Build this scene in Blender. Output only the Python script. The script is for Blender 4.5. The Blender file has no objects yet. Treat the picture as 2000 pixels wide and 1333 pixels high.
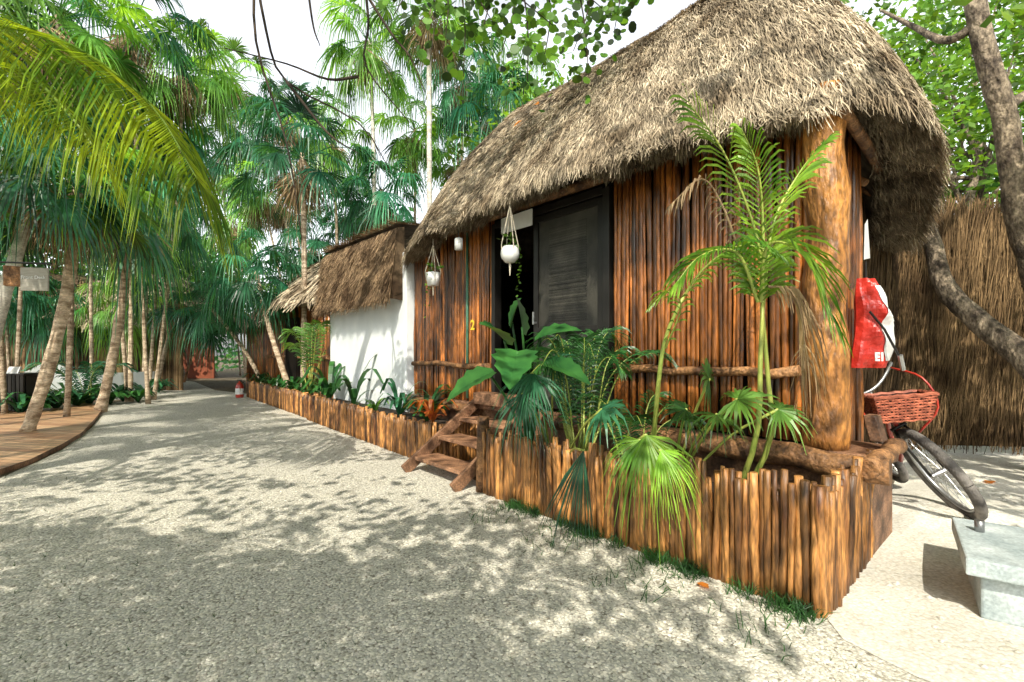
import bpy, math, random
from mathutils import Vector as V, Matrix
random.seed(11)
R=random.random; U=random.uniform; G=random.gauss
sin=math.sin; cos=math.cos; PI=math.pi; rad=math.radians
scene=bpy.context.scene; C=scene.collection
F=950.; HY=690.; H=1.3
Z=V((0,0,1))
def at(px,py,Y): return V(((px-1000)/F*Y, Y, H-(py-HY)/F*Y))
def gp(px,Y,z=0): return V(((px-1000)/F*Y,Y,z))
def gpix(px,py,z=0):
    Y=F*(H-z)/(py-HY); return V(((px-1000)/F*Y,Y,z))
D=V((-.643,.766,0)); N_=V((.766,.643,0)); O=V((1.5,2.42,0))
def P(t,s,z=0): return O+D*t+N_*s+Z*z

# ---------------- mesh builder ----------------
class MB:
    def __init__(s): s.v=[]; s.f=[]; s.r=[]
    def face(s,pts,r=None):
        i=len(s.v); s.v.extend(pts); s.f.append(tuple(range(i,i+len(pts)))); s.r.append(R() if r is None else r)
    def ribbon(s,pts,ws,side,r=None):
        if r is None: r=R()
        i=len(s.v)
        for p,w in zip(pts,ws):
            h=side*(w*.5); s.v.append(p-h); s.v.append(p+h)
        for k in range(len(pts)-1):
            j=i+2*k; s.f.append((j,j+1,j+3,j+2)); s.r.append(r)
    def tube(s,pts,rd,n=7,r=None,cap=True,wob=0):
        if r is None: r=R()
        if not isinstance(rd,(list,tuple)): rd=[rd]*len(pts)
        i=len(s.v); a=None; m=len(pts)
        for k,p in enumerate(pts):
            t=(pts[min(k+1,m-1)]-pts[max(k-1,0)])
            if t.length<1e-9: t=Z.copy()
            t.normalize()
            if a is None:
                a=t.cross(V((0,0,1)) if abs(t.z)<.9 else V((1,0,0)))
            a=(a-t*a.dot(t)).normalized(); b=t.cross(a)
            for q in range(n):
                an=2*PI*q/n; rr=rd[k]*(1+(U(-wob,wob) if wob else 0))
                s.v.append(p+(a*cos(an)+b*sin(an))*rr)
        for k in range(m-1):
            for q in range(n):
                q2=(q+1)%n; j=i+k*n
                s.f.append((j+q,j+q2,j+n+q2,j+n+q)); s.r.append(r)
        if cap:
            s.f.append(tuple(range(i+n-1,i-1,-1))); s.r.append(r)
            s.f.append(tuple(range(i+(m-1)*n,i+m*n))); s.r.append(r)
    def box(s,c,hx,hy,hz,r=None):
        if r is None: r=R()
        i=len(s.v)
        for a in (-1,1):
            for b in (-1,1):
                for d in (-1,1): s.v.append(c+hx*a+hy*b+hz*d)
        for f in ((0,1,3,2),(4,6,7,5),(0,4,5,1),(2,3,7,6),(0,2,6,4),(1,5,7,3)):
            s.f.append(tuple(i+x for x in f)); s.r.append(r)
    def tsbox(s,t0,t1,s0,s1,z0,z1,r=None):
        s.box(P((t0+t1)/2,(s0+s1)/2,(z0+z1)/2),D*((t1-t0)/2),N_*((s1-s0)/2),Z*((z1-z0)/2),r)
    def lathe(s,c,prof,n=16,r=.5):
        i=len(s.v)
        for (rr,z) in prof:
            for q in range(n): s.v.append(c+V((rr*cos(2*PI*q/n),rr*sin(2*PI*q/n),z)))
        for k in range(len(prof)-1):
            for q in range(n):
                j=i+k*n; q2=(q+1)%n
                s.f.append((j+q,j+q2,j+n+q2,j+n+q)); s.r.append(r)
    def add(s,o):
        i=len(s.v); s.v.extend(o.v); s.f.extend([tuple(x+i for x in f) for f in o.f]); s.r.extend(o.r)
    def build(s,name,m,parent=None,world=True,smooth=False,bevel=0,loc=None):
        me=bpy.data.meshes.new(name)
        off=V((0,0,0))
        if parent is not None and world:
            p=parent
            while p is not None: off=off+p.location; p=p.parent
        me.from_pydata([(v-off)[:] for v in s.v] if world else [v[:] for v in s.v],[],s.f)
        at_=me.attributes.new('rnd','FLOAT','FACE'); at_.data.foreach_set('value',s.r)
        me.materials.append(m)
        if smooth: me.polygons.foreach_set('use_smooth',[len(f)<=4 for f in s.f])
        o=bpy.data.objects.new(name,me); C.objects.link(o)
        if parent is not None: o.parent=parent
        if loc is not None: o.location=loc
        if bevel:
            b=o.modifiers.new('b','BEVEL'); b.width=bevel; b.segments=2
        return o
def thing(name,label,cat,loc=(0,0,0),group=None,rz=0):
    o=bpy.data.objects.new(name,None); C.objects.link(o); o.location=V(loc); o.rotation_euler=(0,0,rz)
    o['label']=label; o['category']=cat; o.empty_display_size=.1
    if group: o['group']=group
    return o
def tag(o,label,cat,group=None,kind=None):
    o['label']=label; o['category']=cat
    if group: o['group']=group
    if kind: o['kind']=kind
    return o
def struct(o): o['kind']='structure'; return o
def curve(pts,n):
    out=[]
    P_=[pts[0]*2-pts[1]]+list(pts)+[pts[-1]*2-pts[-2]]
    segs=len(pts)-1
    for i in range(n+1):
        x=i/n*segs; k=min(int(x),segs-1); t=x-k
        a,b,c,d=P_[k:k+4]
        out.append(.5*((2*b)+(c-a)*t+(2*a-5*b+4*c-d)*t*t+(3*b-a-3*c+d)*t*t*t))
    return out

# ---------------- materials ----------------
def mat(name,c1,c2,sc=4,rough=.6,st=(1,1,1),bump=.3,bs=None,bd=.01,coat=0,trans=0,rv=.4,metal=0,lo=.35,hi=.65,spec=None,fine=0,fsc=60,crough=None):
    m=bpy.data.materials.new(name); m.use_nodes=True; nt=m.node_tree; N=nt.nodes; L=nt.links
    b=N['Principled BSDF']; out=N['Material Output']
    tc=N.new('ShaderNodeTexCoord'); mp=N.new('ShaderNodeMapping'); mp.inputs['Scale'].default_value=st
    L.new(tc.outputs['Object'],mp.inputs[0])
    nz=N.new('ShaderNodeTexNoise'); nz.inputs['Scale'].default_value=sc; nz.inputs['Detail'].default_value=6
    L.new(mp.outputs[0],nz.inputs['Vector'])
    rp=N.new('ShaderNodeValToRGB'); rp.color_ramp.elements[0].position=lo; rp.color_ramp.elements[1].position=hi
    rp.color_ramp.elements[0].color=(*c1,1); rp.color_ramp.elements[1].color=(*c2,1)
    L.new(nz.outputs['Fac'],rp.inputs[0])
    at_=N.new('ShaderNodeAttribute'); at_.attribute_name='rnd'
    mr=N.new('ShaderNodeMapRange'); mr.inputs[3].default_value=1-rv; mr.inputs[4].default_value=1+rv
    L.new(at_.outputs['Fac'],mr.inputs[0])
    fac=mr.outputs[0]
    if fine:
        n3=N.new('ShaderNodeTexNoise'); n3.inputs['Scale'].default_value=fsc; n3.inputs['Detail'].default_value=3
        L.new(mp.outputs[0],n3.inputs['Vector'])
        m3=N.new('ShaderNodeMapRange'); m3.inputs[1].default_value=.35; m3.inputs[2].default_value=.65; m3.inputs[3].default_value=1-fine; m3.inputs[4].default_value=1+fine*.5
        L.new(n3.outputs['Fac'],m3.inputs[0]); mm=N.new('ShaderNodeMath'); mm.operation='MULTIPLY'
        L.new(fac,mm.inputs[0]); L.new(m3.outputs[0],mm.inputs[1]); fac=mm.outputs[0]
    vm=N.new('ShaderNodeVectorMath'); vm.operation='SCALE'
    L.new(rp.outputs[0],vm.inputs[0]); L.new(fac,vm.inputs['Scale'])
    L.new(vm.outputs[0],b.inputs['Base Color'])
    b.inputs['Roughness'].default_value=rough; b.inputs['Metallic'].default_value=metal
    b.inputs['Coat Weight'].default_value=coat
    if crough: b.inputs['Coat Roughness'].default_value=crough
    if spec is not None: b.inputs['Specular IOR Level'].default_value=spec
    if bump:
        n2=N.new('ShaderNodeTexNoise'); n2.inputs['Scale'].default_value=bs or sc*4; n2.inputs['Detail'].default_value=4
        L.new(mp.outputs[0],n2.inputs['Vector'])
        bp=N.new('ShaderNodeBump'); bp.inputs['Strength'].default_value=bump; bp.inputs['Distance'].default_value=bd
        L.new(n2.outputs['Fac'],bp.inputs['Height']); L.new(bp.outputs[0],b.inputs['Normal'])
    if trans:
        tr=N.new('ShaderNodeBsdfTranslucent'); mx=N.new('ShaderNodeMixShader'); mx.inputs[0].default_value=trans
        v2=N.new('ShaderNodeVectorMath'); v2.operation='MULTIPLY'; v2.inputs[1].default_value=(1.9,1.55,.5)
        L.new(vm.outputs[0],v2.inputs[0]); L.new(v2.outputs[0],tr.inputs[0])
        L.new(b.outputs[0],mx.inputs[1]); L.new(tr.outputs[0],mx.inputs[2]); L.new(mx.outputs[0],out.inputs[0])
    return m
M={}
M['thatch']=mat('thatch',(.24,.18,.115),(.68,.57,.41),sc=2.6,rough=.9,bump=0,rv=.68,fine=.38,fsc=14,spec=.2)
M['thatch2']=mat('thatch_brown',(.13,.08,.045),(.42,.29,.17),sc=2,rough=.9,bump=0,rv=.7,fine=.4,fsc=14,spec=.2)
M['brush']=mat('brushwood',(.045,.025,.012),(.28,.18,.09),sc=1.5,rough=.9,bump=0,rv=.75,spec=.2)
M['pole']=mat('varnished_pole',(.030,.008,.0025),(.54,.185,.037),sc=8,rough=.32,st=(1,1,.2),bump=1,bs=24,bd=.016,coat=.5,crough=.22,rv=.74,lo=.32,hi=.76,fine=.5,fsc=40)
M['stake']=mat('stake_wood',(.085,.028,.008),(.70,.33,.095),sc=8,rough=.48,st=(1,1,.18),bump=1,bs=34,bd=.018,rv=.68,lo=.33,hi=.77,fine=.55,fsc=60,coat=.2,crough=.35)
M['post']=mat('post_wood',(.10,.034,.009),(.66,.29,.07),sc=5,rough=.48,st=(1,1,.35),bump=1,bs=15,bd=.05,coat=.2,rv=.1,lo=.32,hi=.68,fine=.55,fsc=36)
M['log']=mat('log_wood',(.07,.030,.012),(.42,.21,.085),sc=6,rough=.65,bump=1,bs=24,bd=.025,rv=.3,fine=.45,fsc=50)
M['plank']=mat('plank_wood',(.07,.032,.016),(.38,.20,.11),sc=6,rough=.6,bump=.8,bs=30,rv=.35,fine=.4,fsc=70)
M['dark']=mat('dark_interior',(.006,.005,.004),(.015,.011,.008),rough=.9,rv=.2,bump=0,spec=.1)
M['black']=mat('black_frame',(.008,.007,.006),(.016,.014,.012),rough=.4,rv=.1,bump=.1)
M['screen']=mat('screen_mesh',(.014,.014,.012),(.065,.06,.048),sc=3,rough=.5,rv=.6,bump=.3,bs=150)
M['white']=mat('white_stucco',(.74,.78,.80),(.86,.89,.90),sc=2.5,rough=.85,bump=.35,bs=60,rv=.02,bd=.004)
M['whitep']=mat('white_paint',(.68,.68,.66),(.8,.8,.78),rough=.4,rv=.03,bump=.05)
M['red']=mat('red_vinyl',(.36,.018,.012),(.62,.04,.025),sc=6,rough=.35,rv=.1,bump=.7,bs=9,bd=.04)
M['redp']=mat('red_paint',(.35,.025,.015),(.5,.05,.025),rough=.3,rv=.1,bump=0,coat=.4)
M['basket']=mat('brown_red_weave',(.17,.045,.025),(.40,.12,.065),sc=20,rough=.6,rv=.85,bump=.2)
M['rubber']=mat('tyre_rubber',(.035,.032,.03),(.22,.20,.18),sc=9,rough=.8,rv=.2,bump=.8,bs=90)
M['metal']=mat('grey_metal',(.3,.3,.3),(.5,.5,.5),rough=.35,metal=.8,rv=.1,bump=0)
M['conc']=mat('concrete',(.32,.38,.39),(.56,.62,.62),sc=5,rough=.9,bump=.6,bs=50,rv=.08,bd=.006,fine=.2,fsc=70)
M['terra']=mat('terracotta_wall',(.20,.05,.02),(.33,.09,.04),sc=2,rough=.8,rv=.1)
M['yellow']=mat('yellow_paint',(.75,.55,.03),(.85,.65,.05),rough=.5,rv=.05,bump=0)
M['rope']=mat('macrame_rope',(.5,.44,.33),(.68,.62,.5),rough=.9,rv=.2)
M['pipe']=mat('green_pipe',(.05,.16,.10),(.10,.25,.16),rough=.5,rv=.1)
M['bark']=mat('bark_brown',(.07,.05,.035),(.38,.30,.21),sc=9,rough=.9,st=(1,1,.6),bump=1,bs=22,bd=.05,rv=.15,fine=.5,fsc=40)
M['palmbark']=mat('palm_bark',(.26,.18,.11),(.70,.56,.40),sc=5,rough=.9,st=(1,1,3),bump=1,bs=12,bd=.03,rv=.3,fine=.3,fsc=30)
M['palegrey']=mat('pale_bark',(.42,.38,.31),(.74,.69,.59),sc=5,rough=.9,st=(1,1,2),bump=.7,bs=12,rv=.15,fine=.3,fsc=30)
M['twig']=mat('twig',(.02,.014,.01),(.06,.04,.025),rough=.9,rv=.3,bump=0)
M['fan']=mat('fan_palm_leaf',(.035,.14,.03),(.20,.40,.07),sc=1.1,rough=.36,trans=.46,rv=.7,bump=0)
M['fan2']=mat('teal_palm_leaf',(.016,.10,.055),(.075,.28,.14),sc=1.1,rough=.36,trans=.38,rv=.7,bump=0)
M['fan3']=mat('dark_palm_leaf',(.012,.07,.038),(.05,.19,.085),sc=1.1,rough=.38,trans=.32,rv=.65,bump=0)
M['fand']=mat('deep_palm_leaf',(.012,.06,.034),(.045,.17,.07),sc=1.2,rough=.4,trans=.22,rv=.5,bump=0,spec=.3)
M['dead']=mat('dead_palm_leaf',(.14,.085,.045),(.40,.29,.16),sc=3,rough=.85,trans=.12,rv=.6,bump=0)
M['hero']=mat('sunlit_frond',(.05,.15,.015),(.34,.46,.03),sc=2.0,rough=.4,trans=.56,rv=.72,bump=0)  # backlight glow put into the frond's yellow-green
M['coco']=mat('coconut_frond',(.05,.15,.03),(.15,.32,.06),sc=1.5,rough=.4,trans=.3,rv=.4,bump=0)
M['lime']=mat('lime_frond',(.07,.23,.022),(.32,.54,.055),sc=3,rough=.38,trans=.4,rv=.5,bump=0)
M['stem']=mat('yellow_green_stem',(.20,.28,.05),(.46,.50,.11),sc=6,rough=.4,rv=.15,bump=.2)
M['darkleaf']=mat('dark_leaf',(.010,.06,.018),(.055,.19,.04),sc=4,rough=.35,trans=.2,rv=.5,bump=0)
M['broad']=mat('broad_leaf',(.045,.15,.022),(.22,.43,.055),sc=.9,rough=.4,trans=.46,rv=.7,bump=0)
M['broad2']=mat('teal_broad_leaf',(.022,.11,.045),(.10,.29,.09),sc=.8,rough=.45,trans=.4,rv=.7,bump=0)
M['grape']=mat('round_leaf',(.025,.09,.012),(.14,.30,.035),sc=2,rough=.4,trans=.45,rv=.8,bump=0)
M['croton']=mat('croton_leaf',(.35,.06,.02),(.65,.25,.04),sc=14,rough=.4,trans=.25,rv=.4,bump=0)
M['soil']=mat('soil',(.02,.014,.008),(.06,.04,.025),sc=8,rough=1,bump=1,bs=40,rv=.1)
M['grass']=mat('grass_blade',(.02,.07,.02),(.05,.16,.035),sc=6,rough=.5,trans=.3,rv=.5,bump=0)
M['lyel']=mat('yellow_leaf',(.6,.46,.03),(.8,.65,.06),sc=9,rough=.5,trans=.3,rv=.2,bump=0)
M['lora']=mat('orange_leaf',(.5,.16,.02),(.7,.3,.05),sc=9,rough=.5,trans=.3,rv=.2,bump=0)
M['pebble']=mat('pebble',(.60,.56,.46),(.84,.80,.70),sc=30,rough=.85,rv=.32,bump=0,spec=.2)
M['board']=mat('sign_board',(.30,.28,.23),(.40,.37,.31),sc=8,rough=.7,st=(1,1,5),rv=.05)

def ground_mat(name,cols,scale,dist,rough=.9,big=.1,lo=.6):
    m=bpy.data.materials.new(name); m.use_nodes=True; nt=m.node_tree; N=nt.nodes; L=nt.links
    b=N['Principled BSDF']; tc=N.new('ShaderNodeTexCoord')
    vo=N.new('ShaderNodeTexVoronoi'); vo.inputs['Scale'].default_value=scale
    L.new(tc.outputs['Object'],vo.inputs['Vector'])
    sp=N.new('ShaderNodeSeparateColor'); L.new(vo.outputs['Color'],sp.inputs[0])
    rp=N.new('ShaderNodeValToRGB'); e=rp.color_ramp.elements
    e[0].position=0; e[0].color=(*cols[0],1); e[1].position=1; e[1].color=(*cols[2],1)
    k=e.new(.3); k.color=(*cols[1],1)
    L.new(sp.outputs[0],rp.inputs[0])
    mr=N.new('ShaderNodeMapRange'); mr.inputs[1].default_value=.15; mr.inputs[2].default_value=.75; mr.inputs[3].default_value=1.05; mr.inputs[4].default_value=lo
    L.new(vo.outputs['Distance'],mr.inputs[0])
    nz=N.new('ShaderNodeTexNoise'); nz.inputs['Scale'].default_value=1.1; nz.inputs['Detail'].default_value=6
    L.new(tc.outputs['Object'],nz.inputs['Vector'])
    m2=N.new('ShaderNodeMapRange'); m2.inputs[1].default_value=.3; m2.inputs[2].default_value=.7; m2.inputs[3].default_value=1-big; m2.inputs[4].default_value=1+big*.5
    L.new(nz.outputs['Fac'],m2.inputs[0])
    mu=N.new('ShaderNodeMath'); mu.operation='MULTIPLY'; L.new(mr.outputs[0],mu.inputs[0]); L.new(m2.outputs[0],mu.inputs[1])
    vm=N.new('ShaderNodeVectorMath'); vm.operation='SCALE'; L.new(rp.outputs[0],vm.inputs[0]); L.new(mu.outputs[0],vm.inputs['Scale'])
    L.new(vm.outputs[0],b.inputs['Base Color']); b.inputs['Roughness'].default_value=rough; b.inputs['Specular IOR Level'].default_value=.15
    bp=N.new('ShaderNodeBump'); bp.inputs['Strength'].default_value=.6; bp.inputs['Distance'].default_value=dist; bp.invert=True
    L.new(vo.outputs['Distance'],bp.inputs['Height']); L.new(bp.outputs[0],b.inputs['Normal'])
    return m
M['gravel']=ground_mat('gravel',((.36,.32,.25),(.76,.72,.61),(.90,.87,.78)),75,.006,lo=.58)
M['sand']=ground_mat('sandy_dirt',((.70,.65,.54),(.82,.78,.68),(.88,.85,.77)),60,.004,big=.26,lo=.82)
M['earth']=ground_mat('earth',((.12,.09,.06),(.2,.16,.11),(.28,.23,.16)),25,.01)
def deck_mat():
    m=bpy.data.materials.new('deck_planks'); m.use_nodes=True; nt=m.node_tree; N=nt.nodes; L=nt.links
    b=N['Principled BSDF']; tc=N.new('ShaderNodeTexCoord'); mp=N.new('ShaderNodeMapping'); mp.inputs['Rotation'].default_value=(0,0,rad(12))
    L.new(tc.outputs['Object'],mp.inputs[0])
    br=N.new('ShaderNodeTexBrick'); br.inputs['Scale'].default_value=1; br.inputs['Brick Width'].default_value=2.6; br.inputs['Row Height'].default_value=.13
    br.inputs['Mortar Size'].default_value=.006; br.inputs['Color1'].default_value=(.40,.20,.10,1); br.inputs['Color2'].default_value=(.64,.40,.22,1); br.inputs['Mortar'].default_value=(.02,.012,.008,1)
    L.new(mp.outputs[0],br.inputs['Vector']); L.new(br.outputs['Color'],b.inputs['Base Color']); b.inputs['Roughness'].default_value=.45
    bp=N.new('ShaderNodeBump'); bp.inputs['Distance'].default_value=.01; bp.invert=True; L.new(br.outputs['Fac'],bp.inputs['Height']); L.new(bp.outputs[0],b.inputs['Normal'])
    return m
M['deck']=deck_mat()

def text_part(name,body,size,m,parent,wloc,xdir,updir=Z,label=None):
    cu=bpy.data.curves.new('tmp','FONT'); cu.body=body; cu.size=size; cu.align_x='CENTER'; cu.align_y='CENTER'; cu.extrude=.002
    if name in('bag_letter','door_number'): cu.offset=.004
    t=bpy.data.objects.new('tmp',cu); C.objects.link(t)
    dg=bpy.context.evaluated_depsgraph_get(); me=bpy.data.meshes.new_from_object(t.evaluated_get(dg))
    bpy.data.objects.remove(t)
    me.materials.clear(); me.materials.append(m)
    x=xdir.normalized(); y=updir.normalized(); z=x.cross(y).normalized()
    mx=Matrix((x,y,z)).transposed()
    off=V((0,0,0)); p=parent
    while p is not None: off=off+p.location; p=p.parent
    for v in me.vertices: v.co=mx@v.co+wloc-off
    a=me.attributes.new('rnd','FLOAT','FACE'); a.data.foreach_set('value',[.5]*len(me.polygons))
    o=bpy.data.objects.new(name,me); C.objects.link(o); o.parent=parent
    return o

# ---------------- ground ----------------
g=MB(); g.face([V((-150,-60,-.004)),V((150,-60,-.004)),V((150,250,-.004)),V((-150,250,-.004))]); struct(g.build('ground',M['earth']))
L_=[gpix(212,786),gpix(205,800),gpix(180,835),gpix(120,880),gpix(0,935)]
poly=[V((-9,3.5,0)),V((-9,-6,0)),V((6,-6,0)),V((2.6,1.2,0)),P(-.1,.15),P(3,.2),P(8,.4),P(16,.9),gp(420,17),gp(380,22),gp(335,24),gp(318,18),gp(290,15),gp(215,12.5)]+L_
g=MB(); g.face([V((p.x,p.y,0)) for p in poly]); struct(g.build('gravel_path',M['gravel']))
g=MB()
pp=[P(-.02,.05),P(.1,1.2),P(.4,3.5),V((4.5,6.8,0)),V((12,7,0)),V((12,1,0)),V((5.5,.6,0)),V((4,.2,0)),V((3.0,.7,0)),V((2.5,1.05,0)),V((2.1,1.35,0)),V((1.85,1.7,0)),V((1.62,1.95,0)),V((1.5,2.2,0))]
g.face([V((p.x,p.y,.004)) for p in pp]); struct(g.build('sandy_ground',M['sand']))
mb=MB(); hc_=V((3.3,3.75,0)); NR=10; NA=30
def heap(i,a):
    r=i/NR; rr=1+.18*sin(a*2+1)+.12*sin(a*5); p=V((hc_.x+(N_*cos(a)*1.2*r*rr+D*sin(a)*.75*r*rr).x,hc_.y+(N_*cos(a)*1.2*r*rr+D*sin(a)*.75*r*rr).y,0))
    p.z=.006+.09*(1-r*r)**1.5+.008*sin(p.x*23)*sin(p.y*19)*(1-r); return p
for i in range(NR):
    for k in range(NA):
        a0,a1=2*PI*k/NA,2*PI*(k+1)/NA; mb.face([heap(i,a0),heap(i,a1),heap(i+1,a1),heap(i+1,a0)],.5)
struct(mb.build('sand_mound',M['sand'],smooth=True))
def pebbles(n,fn,smin,smax,zb):
    mb=MB()
    for _ in range(n):
        x,y=fn(); s=U(smin,smax); a=U(0,PI); ca,sa=cos(a),sin(a); e=U(.6,.95); r=R(); i=len(mb.v)
        tx=U(-.3,.3)
        for (u,v,w) in ((1,.2,0),(.3,1,tx*.5),(-.8,.6,0),(-.9,-.5,0),(.1,-1,-tx*.5),(.8,-.6,0)):
            mb.v.append(V((x+s*(u*ca-v*e*sa),y+s*(u*sa+v*e*ca),zb+s*.15+s*w)))
        mb.v.append(V((x+s*.1,y,zb+s*.52)))
        for q in range(6): mb.f.append((i+q,i+(q+1)%6,i+6)); mb.r.append(r)
    return mb
def inpath():
    while True:
        Y=1.75+ (R()**1.6)*3.4; X=U(-1.15*Y,1.0*Y)
        rel=V((X,Y,0))-O; t=rel.dot(D); s=rel.dot(N_)
        if s<-.02 and not (t<.0 and X>1.45): return X,Y
pb=pebbles(44000,inpath,.005,.0105,0); o=pb.build('gravel',M['pebble'],smooth=True); tag(o,'loose pale pebbles covering the near part of the path','gravel',kind='stuff')
def indirt():
    while True:
        X=U(1.9,6.5); Y=U(1.9,6)
        rel=V((X,Y,0))-O
        if rel.dot(D)<-.15: return X,Y
pb=pebbles(1800,indirt,.005,.022,.004); tag(pb.build('rubble',M['sand'],smooth=False),'scattered small stones on the sandy ground at the right','stones',kind='stuff')

# ---------------- thatch roofs ----------------
class Roof:
    def __init__(s,fr,tc,sc,a,b,ar,ze,zr,n=3.2,zmod=None,ef=1.3,ee=1.75):
        s.fr=fr;s.tc=tc;s.sc=sc;s.a=a;s.b=b;s.ar=ar;s.ze=ze;s.zr=zr;s.zmod=zmod;s.ef=ef;s.ee=ee
        K=720; pts=[]
        for i in range(K+1):
            th=2*PI*i/K; c=cos(th); q=sin(th)
            pts.append((math.copysign(abs(c)**(2/n),c)*a, math.copysign(abs(q)**(2/n),q)*b))
        cum=[0]
        for i in range(K): cum.append(cum[-1]+math.hypot(pts[i+1][0]-pts[i][0],pts[i+1][1]-pts[i][1]))
        s.len=cum[-1]; s.tab=[]; j=0
        for k in range(1025):
            d=k/1024*s.len
            while j<K-1 and cum[j+1]<d: j+=1
            w=(d-cum[j])/max(1e-9,cum[j+1]-cum[j]); w=min(max(w,0),1)
            s.tab.append((pts[j][0]*(1-w)+pts[j+1][0]*w,pts[j][1]*(1-w)+pts[j+1][1]*w))
    def ev(s,q):
        q=(q%1)*1024; k=int(q); w=q-k; a=s.tab[k]; b=s.tab[min(k+1,1024)]
        return a[0]*(1-w)+b[0]*w,a[1]*(1-w)+b[1]*w
    def S(s,q,u):
        te,se=s.ev(q); tr=te*s.ar/s.a; ex=s.ef+(s.ee-s.ef)*(abs(te)/s.a)**3
        zm=s.zmod(te+s.tc,se+s.sc) if s.zmod else 0
        if u<0:
            k=-u*.45; return s.fr(s.tc+te+(te-tr)*k,s.sc+se+se*k,s.ze+zm+u*(s.zr-s.ze)*1.15)
        h=1-(1-u)**ex
        bul=.05*sin(q*37)*(1-u)+.035*sin(q*91+u*9)*(1-u)
        return s.fr(s.tc+te*(1-u)+tr*u, s.sc+se*(1-u), s.ze+zm*(1-u)+(s.zr-s.ze)*h+bul)
    def nrm(s,q,u):
        a=s.S(q,u); b=s.S(q+.002,u); c=s.S(q,u+.02)
        n=(b-a).cross(c-a); n.normalize()
        return n if n.z>0 else -n
    def shell(s,mb,nq=140,nu=14):
        for k in range(nq):
            for j in range(nu):
                q0,q1,u0,u1=k/nq,(k+1)/nq,j/nu,(j+1)/nu
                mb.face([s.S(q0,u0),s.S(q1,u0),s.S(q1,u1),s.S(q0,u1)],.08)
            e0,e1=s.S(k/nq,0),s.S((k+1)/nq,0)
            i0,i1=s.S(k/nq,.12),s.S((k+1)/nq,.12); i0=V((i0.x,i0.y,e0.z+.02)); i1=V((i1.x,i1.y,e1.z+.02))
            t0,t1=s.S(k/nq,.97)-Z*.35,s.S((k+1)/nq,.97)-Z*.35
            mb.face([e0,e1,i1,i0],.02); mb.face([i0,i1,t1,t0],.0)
    def strands(s,mb,n,w,ln,umin=0,umax=1,lift=(.01,.07),qr=None,jit=.005):
        sl=math.hypot(s.b,s.zr-s.ze)
        for _ in range(n):
            q=R() if qr is None else qr(); u=umin+(umax-umin)*(1-math.sqrt(1-R()*.93)) if umax>.9 else U(umin,umax)
            L=U(.5,1.4)*ln; du=L/sl; p0=s.S(q,u); nn=s.nrm(q,max(u,.01))
            dq=G(0,jit)*L/.3; p1=s.S(q+dq,u-du)+nn*U(*lift); p0=p0+nn*U(-.01,.02)
            d=(p1-p0); sd=nn.cross(d).normalized()
            pm=(p0+p1)*.5+nn*U(0,.03)+sd*G(0,.012)
            sd=(sd+nn*U(-.8,.8)).normalized()
            ww=U(.5,1.5)*w; clump=.5+.5*sin(q*260+3*sin(u*19))*sin(u*31+q*70)
            mb.ribbon([p0,pm,p1],[ww,ww,ww*.3],sd,min(1,max(0,(R()**1.3)*.70+.30*clump)))
    def fringe(s,mb,n,w,ln,inn=.25,qr=None,dz=.22):
        for _ in range(n):
            q=R() if qr is None else qr(); k=R()**1.3; e=s.S(q,0); e2=s.S(q,.14); inner=V((e2.x-e.x,e2.y-e.y,0)); p=e+inner*k*1.3
            out=-inner.normalized()
            p0=p+Z*U(.02,.12)-out*.03; L=ln*U(.5,1.25)
            p1=p0+out*L*U(.1,.55)-Z*L*U(.6,.95)+V((G(0,.02),G(0,.02),0))
            rag=.5+.3*sin(q*150)+.3*sin(q*411+1)
            p1.z=max(p1.z,e.z-U(.03,dz)*(1-.4*k)*max(.2,rag))
            sd=Z.cross(out).normalized(); sd=(sd+out*U(-.8,.8)).normalized()
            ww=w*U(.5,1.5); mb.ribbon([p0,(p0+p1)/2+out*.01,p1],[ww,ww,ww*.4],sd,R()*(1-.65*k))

# ============ MAIN HUT ============
hut=thing('thatched_hut','varnished pole hut with shaggy grey thatched roof and dark screen door on a raised platform','hut',P(2.9,2.8,0))
def PH(t,s,z):
    k=max(0,(s-1.3)/2.9); e=max(0,min(1,(1.8-t)/1.8))
    return P(t+.85*e*k**1.25,s,z)
def zm(t,s_): 
    x=max(0,min(1,(1.2-t)/1.2))*max(0,min(1,(s_-1.0)/1.8)); y=max(0,min(1,(t-4.6)/1.4))
    return -.50*x-.26*y
RF=Roof(PH,3.04,2.5,3.34,2.02,1.35,2.93,5.08,n=3.6,zmod=zm,ef=1.45,ee=2.35)
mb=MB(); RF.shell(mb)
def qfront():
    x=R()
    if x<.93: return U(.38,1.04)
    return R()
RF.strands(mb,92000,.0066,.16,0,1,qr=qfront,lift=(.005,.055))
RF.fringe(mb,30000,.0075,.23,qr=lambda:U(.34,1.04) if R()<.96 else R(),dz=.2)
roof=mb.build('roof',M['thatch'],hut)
mb=MB(); RF.strands(mb,9000,.0075,.2,.72,.80,lift=(.03,.09),qr=qfront); RF.strands(mb,6000,.0075,.2,.80,1,lift=(.03,.08),qr=qfront)
mb.build('ridge_cap',M['thatch'],roof)
def pole_wall(mb,a,b,z0,z1,step=.052,rr=.027,n=7,vary=.03,segs=7):
    d=(b-a); L=d.length; d.normalize(); pn=V((d.y,-d.x,0)); x=0
    while x<L:
        r0=rr*U(.5,1.12); x+=r0*1.9; p=a+d*(x-r0)+pn*U(-.012,.012); ln=V((U(-vary,vary),U(-vary,vary),0)); ph=U(0,6); am=U(0,.009)
        pts=[]
        for j in range(segs+1):
            z=z0+(z1-z0)*j/segs; pts.append(p+ln*(j/segs-.5)+pn*(U(-.005,.005)+am*sin(ph+j))+d*(U(-.003,.003)+am*cos(ph+j))+Z*z)
        mb.tube(pts,[r0*U(.86,1.1) for _ in pts],n)
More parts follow.
